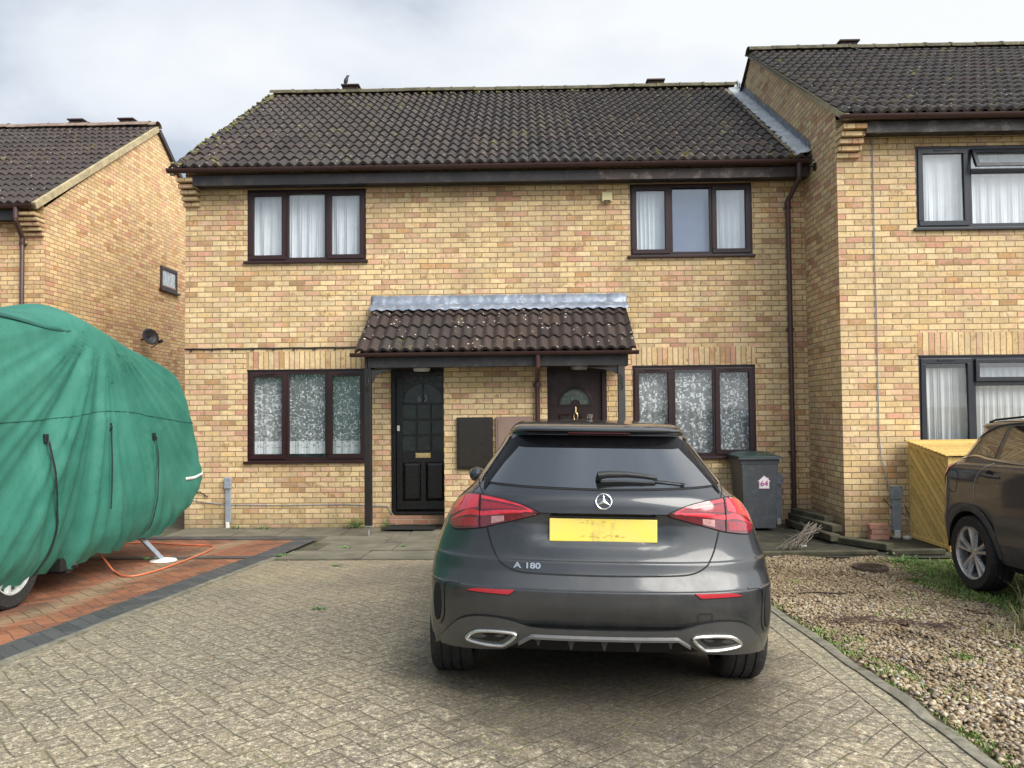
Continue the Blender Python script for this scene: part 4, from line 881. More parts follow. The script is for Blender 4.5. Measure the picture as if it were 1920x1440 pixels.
for bx in ((ya, yb, za, za+.07), (ya, yb, zb-.07, zb), (ya, ya+.07, za+.07, zb-.07), (yb-.07, yb, za+.07, zb-.07)): mb.box(LX-.02, LX+.03, bx[0], bx[1], bx[2], bx[3])
fr = mb.build('side_window', FRAME, HL, bevel=.006); mb = MB(); mb.box(LX+.004, LX+.008, ya+.07, yb-.07, za+.07, zb-.07); mb.build('pane', simple('frosted_glass', (.42, .48, .52), .25, .3, 9, .5, 30), fr)
mb = MB(); mb.box(LX-.02, LX+.07, ya-.05, yb+.08, za-.04, za-.002); mb.build('sill', FRAME, fr); mb = MB(); mb.box(LX+.001, LX+.026, ya+.08, yb-.08, za+.07, za+.10); mb.build('glazing_bead', simple('bead', (.35, .28, .22), .6), fr)
# satellite dish on the gable
sx, sy, sz = LX+.18, 16.12, 3.27
D = thing('satellite_dish', (LX, sy, sz), 'small dark satellite dish on the gable of the left house, peeking over the green cover', 'satellite dish')
mb = MB(); c0 = Vector((sx, sy, sz)); ax = Vector((.85, -.5, .25)).normalized(); a1 = ax.cross(Vector((0, 0, 1))).normalized(); a2 = a1.cross(ax); rings = []
for q in (0.0, .35, .7, 1.0):
    rings.append([mb.vt(c0+ax*(.07*q*q-.03)+(a1*cos(2*pi*i/24)*.19+a2*sin(2*pi*i/24)*.18)*max(q, .01)) for i in range(24)])
for A, B in zip(rings, rings[1:]):
    for i in range(24): mb.fc(A[i], A[(i+1) % 24], B[(i+1) % 24], B[i])
mb.build('dish', simple('dish_grey', (.035, .037, .042), .5), D, smooth=True, solid=.008)
mb = MB(); mb.tube([c0-ax*.03, (LX+.12, sy, sz-.05), (LX+.0, sy, sz-.05)], .02, 8); mb.build('mount', STRAP, D); mb = MB(); tip = c0+ax*.38-a2*.20*(-1 if a2.z < 0 else 1); mb.tube([c0-a2*.24*(1 if a2.z > 0 else -1), tip], .010, 6); mb.build('arm', STRAP, D)
mb = MB(); mb.tube([tip, tip+ax*-.09], .035, 10); mb.build('receiver', BLKPL, D)
# bird on the roof vent
B = MB(); bx, by, bz = -3.50, 15.05, 8.10
prof = [((0, 0, .00), .008), ((.0, 0, .03), .03), ((.012, 0, .08), .052), ((.025, 0, .13), .050), ((.045, 0, .175), .034), ((.055, 0, .205), .034), ((.07, 0, .225), .026), ((.098, 0, .228), .008), ((.125, 0, .224), .002)]
B.tube([(bx+p[0][0]*.8-.02, by, bz+p[0][2]*.8+.05) for p in prof], [p[1]*.8 for p in prof], 12)
B.tube([(bx-.02, by, bz+.09), (bx-.05, by, bz+.03), (bx-.075, by, bz-.03)], [.025, .018, .010], 8)
for s_ in (-.015, .015): B.tube([(bx-.01, by+s_, bz+.06), (bx-.005, by+s_, bz-.0)], .004, 5)
tag(B.build('bird', simple('bird_feathers', (.035, .04, .05), .6, .5, 40, world=True), smooth=True), 'small dark bird perched on the roof vent at the left of the ridge', 'bird')
# ------------------------------------------------------------ vehicles: a lofted shell of horizontal slices
def catmull(tab, dens):
    T = np.array(tab, float); out = []
    n = len(T)
    for i in range(n-1):
        p0, p1, p2, p3 = T[max(i-1, 0)], T[i], T[i+1], T[min(i+2, n-1)]
        for k in range(dens):
            t = k/dens; q = .5*((2*p1)+(p2-p0)*t+(2*p0-5*p1+4*p2-p3)*t*t+(3*p1-p0-3*p2+p3)*t**3); lo, hi = np.minimum(p1, p2), np.maximum(p1, p2)
            out.append(np.clip(q, lo, hi))
    out.append(T[-1]); return np.array(out)
class Shell:
    """tab rows: z, halfwidth, rear y, rear corner depth, rear exponent, front y"""
    def __init__(s, tab, zrem, zb, arches, ra, dens=3, rec=None, taper=.03, Lf=.75):
        s.T = catmull(tab, dens); s.zrem, s.zb, s.arches, s.ra, s.rec, s.taper, s.Lf = zrem, zb, arches, ra, rec, taper, Lf
        k = len(s.T); top = int(np.argmax(s.T[:, 0])); s.Z = s.T[:top+1, 0]; s.z0 = tab[0][0]
        mono = np.maximum.accumulate(s.Z) + np.arange(len(s.Z))*1e-7; s.Z = mono
    def q(s, z): return [float(np.interp(z, s.Z, s.T[:len(s.Z), j])) for j in range(1, 6)]
    def wt(s, w, y, f): return w*(1-s.taper*sst(f*.55, f, y))
    def Y(s, x, z):      # rear surface depth at (x, z)
        w, r, L, n, f = s.q(z); fx = min(abs(x)/w, .992)
        return r+L*(1-(1-fx**n)**(1/n)) + (s.rec(x, z) if s.rec else 0)
    def X(s, y, z):      # side surface half width at (y, z)
        w, r, L, n, f = s.q(z); fy = (y-r)/L
        if fy <= 0: return w*.2
        if fy < 1: return w*(1-(1-fy)**n)**(1/n)
        return s.wt(w, y, f)
    def remap(s, z, x, y):
        if z >= s.zrem: return z
        b = s.zb(abs(x), y)
        for c in s.arches:
            d = abs(y-c[0])
            if d < s.ra: b = max(b, c[1]+sqrt(s.ra**2-d*d))
        return b+(z-s.z0)/(s.zrem-s.z0)*(s.zrem-b)
    def mesh(s):
        mb = MB(); ths = np.linspace(0, pi/2, 22); P = []
        ya = []
        base = list(np.linspace(0, 1, 30))
        for row in s.T:
            z, w, r, L, n, f = row; R = []
            Lf = min(s.Lf, (f-r-L)*.8)
            half = []
            for th in ths:
                fx = sin(th)**(2/n); fy = 1-cos(th)**(2/n); half.append((w*fx, r+L*fy))
            y0, y1 = r+L, f-Lf; ys = set(base_ for base_ in np.linspace(y0, y1, 26)[1:-1])
            for c in s.arches:
                for a in np.linspace(0, pi, 19): ys.add(c[0]-s.ra*cos(a)*1.0001)
                ys.add(c[0]-s.ra*1.01); ys.add(c[0]+s.ra*1.01)
            ys = sorted(ys)
            if not ya: ya = [1]; s.nside = len(ys)
            # keep the same number of columns: clamp into the straight part
            ys = [min(max(v, y0+1e-4*i), y1-1e-4*(len(ys)-i)) for i, v in enumerate(ys)]
            if len(ys) != s.nside: ys = list(np.linspace(ys[0], ys[-1], s.nside))
            for y in ys: half.append((s.wt(w, y, f), y))
            for th in ths[::-1]:
                fx = sin(th)**(2/2.6); fy = 1-cos(th)**(2/2.6); half.append((s.wt(w, f, f)*fx, f-Lf*fy))
            full = half + [(-x, y) for x, y in half[::-1][1:-1]]
            for x, y in full:
                yy = y
                if s.rec and y < r+L: yy = y+s.rec(x, z)
                R.append((x, yy, s.remap(z, x, y)))
            P.append(R+[R[0]])
        return mb.grid(P)
def place(sh, x, z, off):
    e = .004; y = sh.Y(x, z); dx_ = (sh.Y(x+e, z)-sh.Y(x-e, z))/(2*e); dz_ = (sh.Y(x, z+e)-sh.Y(x, z-e))/(2*e)
    n = Vector((dx_, -1, dz_)).normalized(); return Vector((x, y, z))+n*off
def decal(sh, x0, x1, top, bot, off, sgn=1, nx=36, nz=8, mb=None, inset=.012):
    mb = mb or MB(); P = []
    for i in range(nx+1):
        x = x0+(x1-x0)*i/nx; a, b = bot(x), top(x)
        P.append([place(sh, sgn*x, a+(b-a)*j/nz, off) for j in range(nz+1)])
    # skirt going back into the body so the part has depth
    P2 = []
    for i, row in enumerate(P):
        x = x0+(x1-x0)*i/nx; P2.append([place(sh, sgn*x, bot(x), off-inset)]+row+[place(sh, sgn*x, top(x), off-inset)])
    e0 = [place(sh, sgn*x0, bot(x0)+(top(x0)-bot(x0))*max(0, min(1, (j-1)/nz)), off-inset) for j in range(nz+3)]
    e1 = [place(sh, sgn*x1, bot(x1)+(top(x1)-bot(x1))*max(0, min(1, (j-1)/nz)), off-inset) for j in range(nz+3)]
    return mb.grid([e0]+P2+[e1])
def ribbon(sh, pts, wd, off, sgn=1, mb=None, seg=.012):
    mb = mb or MB(); Q = []
    for a, b in zip(pts, pts[1:]):
        n = max(1, int(math.dist(a, b)/seg)); Q += [(a[0]+(b[0]-a[0])*k/n, a[1]+(b[1]-a[1])*k/n) for k in range(n)]
    Q.append(pts[-1]); P = []
    for i, q in enumerate(Q):
        a, b = Q[max(i-1, 0)], Q[min(i+1, len(Q)-1)]; d = Vector((b[0]-a[0], b[1]-a[1])).normalized(); nx, nz = -d.y*wd/2, d.x*wd/2
        P.append([place(sh, sgn*(q[0]+nx*s_), q[1]+nz*s_, off) for s_ in (-1, 0, 1)])
    return mb.grid(P)
def smooth_pts(pts, n=6):
    T = np.array(pts, float); out = []
    for i in range(len(T)-1):
        p0, p1, p2, p3 = T[max(i-1, 0)], T[i], T[i+1], T[min(i+2, len(T)-1)]
        for k in range(n):
            t = k/n; out.append(tuple(.5*((2*p1)+(p2-p0)*t+(2*p0-5*p1+4*p2-p3)*t*t+(3*p1-p0-3*p2+p3)*t**3)))
    out.append(tuple(T[-1])); return out
def lin(tab):
    X = [p[0] for p in tab]; Z = [p[1] for p in tab]; return lambda x: float(np.interp(x, X, Z))
def cur(tab): return lin(smooth_pts(tab, 6))
def sdecal(sh, y0, y1, top, bot, off, sgn=1, nx=30, nz=6, mb=None):
    mb = mb or MB(); P = []
    for i in range(nx+1):
        y = y0+(y1-y0)*i/nx; a, b = bot(y), top(y); row = []
        for j in range(-1, nz+2):
            z = a+(b-a)*max(0, min(nz, j))/nz; row.append((sgn*(sh.X(y, z)+(off if 0 <= j <= nz else off-.012)), y, z))
        P.append(row)
    return mb.grid(P)
def sribbon(sh, pts, wd, off, sgn=1, mb=None):
    mb = mb or MB(); Q = smooth_pts(pts, 8); P = []
    for i, q in enumerate(Q):
        a, b = Q[max(i-1, 0)], Q[min(i+1, len(Q)-1)]; d = Vector((b[0]-a[0], b[1]-a[1])).normalized(); nx, nz = -d.y*wd/2, d.x*wd/2
        P.append([(sgn*(sh.X(q[0]+nx*s_, q[1]+nz*s_)+off), q[0]+nx*s_, q[1]+nz*s_) for s_ in (-1, 0, 1)])
    return mb.grid(P)
def wheel(par, cx, cy, cz, R, W, side, spokes, double, rimmat, rr=.66, twist=0.):
    mb = MB(); h = W/2; s = side
    prof = [(R*rr, -h*.9), (R*.93, -h), (R*.985, -h*.86), (R, -h*.6), (R, -h*.5), (R-.007, -h*.48), (R-.007, -h*.42), (R, -h*.40), (R, -h*.06), (R-.007, -h*.04), (R-.007, h*.04), (R, h*.06), (R, h*.40), (R-.007, h*.42), (R-.007, h*.48), (R, h*.5), (R, h*.6), (R*.985, h*.86), (R*.93, h), (R*rr, h*.9)]
    t = mb.lathe(prof, (cx, cy, cz), 'x', 72)
    # tread blocks on the shoulders
    for k in range(64):
        a = 2*pi*k/64
        for sd in (-1, 1):
            p = [(cx+sd*h*v, cy+(R+o)*cos(a+b), cz+(R+o)*sin(a+b)) for v, o, b in ((.62, .0015, 0), (.96, -.012, .03), (.96, -.012, .065), (.62, .0015, .045))]
            mb.fc(*[mb.vt(q) for q in p])
    tyre = mb.build('tyre', RUBBER, par, smooth=True)
    rm = MB(); r1 = R*rr; xo = cx+s*h*.82
    rm.lathe([(r1*1.02, s*h*.95), (r1, s*h*.86), (r1*.93, s*h*.80), (r1*.90, s*h*.3), (r1*.9, -s*h*.6)], (cx, cy, cz), 'x', 48)
    rm.lathe([(.001, s*h*.72), (r1*.15, s*h*.70), (r1*.20, s*h*.6), (r1*.22, s*h*.3)], (cx, cy, cz), 'x', 24)
    for k in range(spokes):
        for dd in ((-1, 1) if double else (0,)):
            a0 = 2*pi*k/spokes+twist+dd*.10; a1 = 2*pi*k/spokes+twist+dd*.19
            p0 = (cx+s*h*.62, cy+r1*.16*cos(a0), cz+r1*.16*sin(a0)); p1 = (cx+s*h*.70, cy+r1*.95*cos(a1), cz+r1*.95*sin(a1))
            d = Vector(p1)-Vector(p0); pv = Vector((0, -sin(a1), cos(a1))); w0, w1 = r1*.085, r1*(.085 if double else .13); xx = Vector((s*.014, 0, 0)); p0, p1 = Vector(p0), Vector(p1)
            i = [rm.vt(v) for v in (p0-pv*w0-xx, p0-pv*w0*.5+xx, p0+pv*w0*.5+xx, p0+pv*w0-xx, p1-pv*w1-xx, p1-pv*w1*.5+xx, p1+pv*w1*.5+xx, p1+pv*w1-xx)]
            for q in ((0, 1, 5, 4), (1, 2, 6, 5), (2, 3, 7, 6), (0, 4, 7, 3), (0, 3, 2, 1), (4, 5, 6, 7)): rm.fc(*[i[j] for j in q])
    rim = rm.build('rim', rimmat, par, smooth=True, sharp=35)
    dk = MB(); dk.lathe([(.001, s*h*.1), (r1*.9, s*h*.1)], (cx, cy, cz), 'x', 32); dk.build('brake_disc', simple('brake', (.03, .028, .026), .6, .3), par)
    return tyre, rim

# ------------------------------------------------------------ grey hatchback
def paint(name, base, metal=.55, dirt=(.075, .072, .066), dlev=.7):
    t = NT(name); p = t.obj(); x, y, z = t.xyz(p)
    fl = t.ramp(t.noise(p, 900., 1), [(.3, .8), (.7, 1.25)]); c = t.mix(1., base, fl, 'MULTIPLY')
    dn = t.noise(t.scl(p, (1.3, 1.3, .8)), 6., 7, .72)
    lowd = t.ramp(z, [(.25, 1.), (.95, .18)])
    d = t.m('MULTIPLY', t.ramp(dn, [(.38, .15), (.68, 1.)]), lowd)
    sp = t.m('LESS_THAN', t.vor(p, 75.), .10); sp = t.m('MULTIPLY', sp, t.m('GREATER_THAN', t.noise(p, 11., 3), .55))
    c = t.mix(t.m('MULTIPLY', d, dlev), c, dirt); c = t.mix(t.m('MULTIPLY', sp, .35), c, (.22, .21, .19))
    rn = t.m('ADD', .30, t.m('MULTIPLY', d, .35))
    t.set(coatr=t.m('ADD', .03, t.m('MULTIPLY', d, .28)))
    return t.set(color=c, rough=rn, metal=metal, coat=t.m('SUBTRACT', 1., t.m('MULTIPLY', d, .55)))
PAINT = paint('dark_grey_paint', (.034, .038, .043)); PLAST = paint('grey_bumper_insert', (.040, .043, .046), .2, dlev=.65)
CARGL = NT('privacy_glass').set(color=(.006, .007, .008), rough=.02, ior=2.3, coat=1., coatr=.02)
SEAM = simple('panel_gap', (.004, .004, .004), .8, .1)
REDD = simple('red_lamp_dark', (.11, .006, .012), .08, .4, 30, coat=1, ior=1.6)
REDL = simple('red_lamp_light', (.60, .022, .040), .12, .2, 40, coat=1)
REDM = simple('red_lamp_mid', (.27, .010, .020), .10, .25, 60, coat=1)
LAMPW = simple('lamp_clear', (.42, .22, .22), .15, .3, 60, coat=1)
CT = [(.26, .862, .075, .5, 2.6, 4.36), (.34, .882, .035, .52, 2.6, 4.40), (.42, .892, .012, .55, 2.6, 4.42), (.50, .893, .0, .55, 2.6, 4.42), (.585, .891, .0, .55, 2.6, 4.41), (.598, .890, .004, .55, 2.6, 4.40), (.604, .889, .012, .55, 2.6, 4.40), (.640, .886, .036, .55, 2.6, 4.38), (.668, .883, .054, .54, 2.6, 4.34),
      (.70, .878, .064, .53, 2.6, 4.30), (.722, .874, .070, .53, 2.6, 4.26), (.735, .872, .084, .53, 2.6, 4.24), (.80, .853, .102, .52, 2.6, 4.12), (.88, .822, .112, .50, 2.6, 3.95), (.944, .788, .108, .50, 2.6, 3.70), (.952, .783, .107, .50, 2.6, 3.62), (1.0, .748, .112, .50, 2.6, 3.25), (1.035, .710, .130, .48, 2.6, 3.10), (1.062, .680, .165, .44, 2.6, 3.02),
      (1.10, .650, .215, .42, 2.7, 2.96), (1.20, .584, .342, .40, 2.8, 2.85), (1.28, .532, .440, .38, 2.9, 2.72), (1.325, .506, .490, .36, 3, 2.62), (1.336, .500, .497, .36, 3, 2.6), (1.345, .494, .462, .38, 3.1, 2.58), (1.352, .490, .436, .40, 3.2, 2.56), (1.362, .485, .434, .40, 3.3, 2.52), (1.378, .476, .475, .38, 3.5, 2.45), (1.393, .466, .57, .34, 3.6, 2.36), (1.406, .445, .74, .3, 3.6, 2.24),
      (1.419, .39, .95, .28, 3.4, 2.08), (1.428, .29, 1.13, .2, 3, 1.92), (1.433, .16, 1.28, .12, 2.6, 1.74), (1.435, .03, 1.42, .03, 2, 1.55)]
def rec(x, z):
    a = 1-sst(.29, .345, abs(x)); b = sst(.790, .83, z)*(1-sst(.945, .951, z)); return .036*a*b
zbt = lin([(0, .378), (.33, .376), (.40, .345), (.47, .312), (.60, .298), (.72, .286), (.80, .276), (1., .265)])
def zb1(x, y):
    e = sst(.3, .55, y); return zbt(x)*(1-e)+.20*e
HX, HY, HZ = .349, 3.62, .225
HC = thing('hatchback_car', (HX, HY, HZ), 'dark grey dusty hatchback seen from behind, parked in front of the porch', 'car', rot=(radians(-2.0), radians(1.2), radians(-1.5)))
HC.rotation_mode = 'XYZ'
sh = Shell(CT, .60, zb1, [(.80, .318), (3.53, .318)], .355, rec=rec, taper=.05)
HC.rotation_euler = (Matrix.Rotation(radians(-1.5), 3, 'Z') @ Matrix.Rotation(radians(-2.0), 3, 'X') @ Matrix.Rotation(radians(1.2), 3, 'Y')).to_euler('XYZ')
body = sh.mesh().build('body', PAINT, HC, smooth=True, sharp=50)
mb = MB(); mb.box(-.64, .64, 1.1, 4.1, .17, .22); mb.box(-.55, .55, .45, 1.3, .27, .40); mb.build('underbody', DARK, HC)
mb = MB()
for yc in (.80, 3.53):
    for s_ in (-1, 1):
        P = [[(s_*x, yc+.352*cos(a), .318+.352*sin(a)) for a in [pi*i/20 for i in range(21)]] for x in (.872, .58)]; mb.grid(P); mb.grid([[ (s_*.58, yc+.352*cos(pi*i/20), .318+r*sin(pi*i/20)) for i in range(21)] for r in (0, .352)])
mb.build('wheel_arch', DARK, HC)
RIM = simple('alloy_dark', (.30, .31, .32), .3, .2, 20, metal=.9, dirt=(.09, .085, .075)); RIMS = simple('alloy_silver', (.58, .585, .59), .32, .12, 20, metal=.75, dirt=(.33, .31, .29))
for s_ in (-1, 1):
    for yc in (.80, 3.53):
        wl = bpy.data.objects.new('wheel', None); COL.objects.link(wl); wl.parent = HC; ORG[wl.name] = Vector()
        wheel(wl, s_*.782, yc, .318, .318, .225, s_, 5, True, RIM, .70)
# rear window, black side fins, spoiler lamp
wb = cur([(0, 1.066), (.30, 1.072), (.50, 1.080), (.585, 1.087), (.61, 1.10)]); wtp = lin([(0, 1.330), (.43, 1.327), (.485, 1.30), (.61, 1.112)])
mb = decal(sh, -.61, .61, lambda x: wtp(abs(x)), lambda x: wb(abs(x)), .004, nx=80, nz=16); mb.build('rear_window', CARGL, HC, smooth=True, sharp=60)
for s_ in (-1, 1):
    ribbon(sh, smooth_pts([(.625, 1.092), (.605, 1.125), (.56, 1.20), (.52, 1.265), (.497, 1.305), (.485, 1.325)], 5), .022, .006, s_).build('window_fin', simple('gloss_black_trim', (.008, .008, .009), .1, coat=1), HC, smooth=True)
    ribbon(sh, [(.618, 1.092), (.585, 1.147), (.52, 1.252), (.488, 1.303)], .004, .009, s_).build('window_trim', STEEL, HC)
ribbon(sh, [(x, wb(abs(x))-.004) for x in np.linspace(-.60, .60, 40)], .007, .002).build('window_seal', SEAM, HC)
FR_ = simple('dark_glass_band', (.004, .004, .005), .25, .1); FR_.node_tree.nodes['Principled BSDF'].inputs['Specular IOR Level'].default_value = .12  # black edge band that also paints the dark part of the window's reflection
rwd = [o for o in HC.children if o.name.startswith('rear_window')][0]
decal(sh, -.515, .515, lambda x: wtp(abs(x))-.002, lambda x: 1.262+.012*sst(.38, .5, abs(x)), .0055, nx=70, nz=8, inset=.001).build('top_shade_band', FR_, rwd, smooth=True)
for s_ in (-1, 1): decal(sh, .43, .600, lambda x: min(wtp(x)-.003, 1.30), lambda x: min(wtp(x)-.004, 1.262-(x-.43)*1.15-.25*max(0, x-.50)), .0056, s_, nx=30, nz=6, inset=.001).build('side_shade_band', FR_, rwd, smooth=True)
mb = decal(sh, -.165, .165, lambda x: 1.3455, lambda x: 1.3385, .004, nx=20, nz=2, inset=.004); mb.build('brake_light', REDM, HC)
# headrest shapes, parcel shelf seen faintly through the glass are left to the dark glass itself
# wiper
mb = MB(); pv = [place(sh, x, z, o) for x, z, o in ((-.018, 1.106, .010), (-.015, 1.106, .034), (.03, 1.110, .036), (.12, 1.112, .034), (.20, 1.108, .030), (.262, 1.104, .024), (.272, 1.103, .018))]
mb.tube(pv, [.016, .021, .018, .015, .013, .012, .006], 10); wpr = mb.build('wiper_arm', BLKPL, HC, smooth=True)
mb = MB(); mb.tube([place(sh, x, z, .014) for x, z in ((.255, 1.103), (.33, 1.096), (.402, 1.087))], [.006, .004, .004], 6); mb.tube([place(sh, x, z, .014) for x, z in ((.395, 1.088), (.412, 1.086))], .007, 6); mb.build('wiper_blade', BLKPL, wpr)
mb = MB(); mb.tube([place(sh, x, z, .008) for x, z in ((-.01, 1.094), (.10, 1.097), (.26, 1.092))], .006, 6); mb.build('wiper_rubber', STRAP, wpr)
# gaps
tg = smooth_pts([(0, .664), (.22, .666), (.36, .669), (.42, .675), (.465, .69), (.505, .718), (.535, .762), (.556, .815), (.572, .868)], 5)
for s_ in (-1, 1): ribbon(sh, tg, .007, .0015, s_).build('tailgate_gap', SEAM, HC)
mb = MB()
for s_ in (-1, 1): ribbon(sh, [(.595, 1.021), (.625, 1.06), (.64, 1.09)], .005, .0015, s_, mb)
mb.build('tailgate_gap', SEAM, HC)
# tail lamps
lt = cur([(.312, .949), (.345, .966), (.39, .984), (.45, 1.000), (.53, 1.014), (.61, 1.022), (.66, 1.023), (.70, 1.015), (.74, .985), (.77, .94), (.79, .895)])
lb = cur([(.312, .946), (.40, .921), (.50, .894), (.595, .868), (.65, .858), (.70, .850), (.74, .847), (.765, .853), (.782, .872), (.79, .893)])
for s_ in (-1, 1):
    lp = decal(sh, .312, .79, lt, lb, .006, s_, nx=60, nz=10, inset=.016).build('tail_lamp', REDD, HC, smooth=True, sharp=60)
    def frac(tab0, tab1): f0, f1 = lin(tab0), lin(tab1); return (lambda x: lb(x)+(lt(x)-lb(x))*f1(x)), (lambda x: lb(x)+(lt(x)-lb(x))*f0(x))
    # light guide: upper blade, lower blade, meeting near the inner tip
    for (u, v, xa, xb, m_) in (([(.35, .60), (.40, .40), (.60, .36), (.66, .40), (.77, .34)], [(.35, .78), (.40, .58), (.60, .50), (.66, .57), (.77, .40)], .350, .765, REDL),
                               ([(.35, .70), (.40, .86), (.60, .88)], [(.35, .86), (.40, .96), (.60, .965)], .350, .605, REDL), ([(.345, .5), (.37, .5)], [(.345, .85), (.37, .9)], .345, .368, REDL),
                               ([(.62, .62), (.67, .57), (.77, .52)], [(.62, .96), (.70, .95), (.77, .85)], .621, .765, REDL), ([(.37, .66), (.60, .56)], [(.37, .74), (.60, .82)], .372, .600, REDM), ([(.60, .05), (.77, .1)], [(.60, .30), (.77, .34)], .62, .77, REDM)):
        tp, bt = frac(u, v); decal(sh, xa, xb, tp, bt, .0075, s_, nx=36, nz=3, inset=.003).build('light_guide', m_, lp, smooth=True)
    tp, bt = frac([(.48, .06), (.55, .06)], [(.48, .30), (.55, .32)]); decal(sh, .485, .548, tp, bt, .0078, s_, nx=8, nz=3, inset=.003).build('reversing_light', LAMPW, lp)
    ribbon(sh, [(.608, lb(.608)), (.612, lt(.612))], .005, .0085, s_, seg=.02).build('lamp_gap', SEAM, lp)
    ribbon(sh, [(x, lb(x)-.003) for x in np.linspace(.315, .765, 40)], .005, .002, s_).build('lamp_gap', SEAM, lp); ribbon(sh, [(x, lt(x)+.003) for x in np.linspace(.315, .74, 40)], .004, .002, s_).build('lamp_gap', SEAM, lp)
    # bumper reflectors
    rf = decal(sh, .428, .660, lin([(.428, .594), (.60, .590), (.63, .586), (.66, .576)]), lin([(.428, .590), (.452, .572), (.66, .5735)]), .004, s_, nx=24, nz=3, inset=.008).build('bumper_reflector', simple('reflector_red', (.42, .018, .03), .25, .1, 60, coat=.6), HC)
    ribbon(sh, [(.424, .593), (.45, .570), (.664, .5715)], .004, .002, s_).build('reflector_gap', SEAM, rf)
    # side vent slot in the bumper corner
    ct_, cb2 = lin([(.800, .50), (.805, .545), (.814, .572), (.826, .582), (.838, .57), (.846, .52)]), lin([(.800, .48), (.805, .43), (.814, .398), (.826, .388), (.838, .405), (.846, .46)])
    decal(sh, .800, .846, ct_, cb2, .003, s_, nx=14, nz=8, inset=.006).build('corner_vent', DARK, HC)
    ribbon(sh, smooth_pts([(.70, .603), (.765, .600), (.787, .575), (.785, .50), (.79, .42), (.812, .372)], 5), .009, .004, s_).build('vent_lip', PAINT, HC, smooth=True)
# rear valance with lip and fins
vt = cur([(0, .418), (.31, .421), (.38, .432), (.46, .452), (.56, .459), (.64, .450), (.70, .425), (.76, .365), (.80, .315)]); vb = lin([(0, .388), (.33, .386), (.40, .352), (.47, .309), (.60, .294), (.72, .283), (.80, .276)])
decal(sh, -.80, .80, lambda x: vt(abs(x)), lambda x: vb(abs(x)), .010, nx=110, nz=10, inset=.02).build('valance', PLAST, HC, smooth=True, sharp=60)
for s_ in (-1, 1): ribbon(sh, [(x, vt(x)+.004) for x in np.linspace(0, .80, 50)], .006, .002, s_).build('valance_gap', SEAM, HC)
mb = MB(); P = []
for x in np.linspace(-.40, .40, 41):
    z = .386 if abs(x) < .34 else .386-.6*(abs(x)-.34); p = [place(sh, x, z+dz, o) for dz, o in ((.010, .012), (.004, .028), (-.006, .028), (-.012, .005), (-.012, -.06))]; P.append(p)
mb.grid(P); mb.build('diffuser_lip', paint('lip_grey', (.10, .10, .105), .2, (.16, .155, .14)), HC, smooth=True)
for x in (-.31, -.155, 0, .155, .31):
    mb = MB(); yv = sh.Y(x, .39); zt, zl = .378, (.322 if abs(x) < .3 else .335)
    mb.prism([(x-.024, zt), (x+.024, zt), (x+.010, zl+.02), (x+.004, zl), (x-.004, zl), (x-.010, zl+.02)], lambda q: (q[0], yv+.004, q[1]), lambda q: (q[0], yv+.20, q[1]+.01)); mb.build('diffuser_fin', BLKPL, HC, bevel=.003)
mb = MB(); mb.grid([[place(sh, x, .372, -.03) for x in np.linspace(-.5, .5, 21)], [place(sh, x, .372, -.03)+Vector((0, .12, -.10)) for x in np.linspace(-.5, .5, 21)]]); mb.build('rear_undertray', DARK, HC)
decal(sh, -.305, .305, lambda x: .9535-.04*(abs(x)/.305)**8, lambda x: .934, .002-.0, nx=60, nz=4, inset=.004).build('handle_recess_shade', SEAM, HC)  # black strip: the recess over the plate, with its shadow painted in
# exhaust trims
ex = smooth_pts([(.412, .386), (.430, .395), (.50, .397), (.575, .392), (.615, .381), (.650, .354), (.640, .338), (.56, .328), (.49, .328), (.465, .336), (.432, .362), (.412, .386)], 6)
for s_ in (-1, 1):
    exo = MB(); exo.tube([place(sh, s_*x, z, .015) for x, z in ex], .0085, 8, False); eo = exo.build('exhaust_trim', simple('satin_trim', (.66, .65, .62), .3, .15, 12, metal=.9), HC, smooth=True)
    cx, cz = .53, .362; mb = MB(); P = []
    for q, off in ((1.0, .014), (.86, .010), (.86, .0102)): P.append([place(sh, s_*(cx+(x-cx)*q), cz+(z-cz)*q, off) for x, z in ex])
    mb.grid(P); mb.build('exhaust_throat', simple('throat', (.20, .19, .17), .4, .3, 20, metal=.5), eo, smooth=True)
    mb = MB(); c_ = mb.vt(place(sh, s_*(cx+.01), cz+.006, .0108)); R_ = [mb.vt(place(sh, s_*(cx+.012+(x-cx)*.84), cz+.006+(z-cz)*.70, .0108)) for x, z in ex[:-1]]
    for i in range(len(R_)): mb.fc(c_, R_[i], R_[(i+1) % len(R_)])
    mb.build('exhaust_opening', DARK, eo)
# tow eye cover
tw = [(.44, .455), (.44, .492), (.447, .499), (.503, .499), (.51, .492), (.51, .455)]; ribbon(sh, tw, .003, .0025).build('tow_eye_cover_gap', SEAM, HC)
# plate, badge lettering and emblem
yp = sh.Y(0, .87)-.014
mb = MB(); mb.box(-.262, .262, yp-.004, yp+.006, .814, .925); tp_ = NT('yellow_plate'); px_, py_, pz_ = tp_.xyz(tp_.obj())
st_m = 0.
for cx_, wd_ in ((-.052, .012), (-.015, .02), (.048, .012)):
    dd = tp_.m('DIVIDE', tp_.m('SUBTRACT', px_, cx_), wd_); st_m = tp_.m('MAXIMUM', st_m, tp_.m('EXPONENT', tp_.m('MULTIPLY', tp_.m('MULTIPLY', dd, dd), -1.)))
st_m = tp_.m('MULTIPLY', st_m, tp_.ramp(tp_.noise(tp_.obj(), 22., 4), [(.42, 0.), (.62, .6)]))
cpl = tp_.mix(tp_.ramp(tp_.noise(tp_.obj(), 9., 5), [(.35, 0.), (.7, .7)]), (.86, .70, .12), (.84, .64, .20)); cpl = tp_.mix(st_m, cpl, (.42, .30, .13)); YPL = tp_.set(color=cpl, rough=.4)
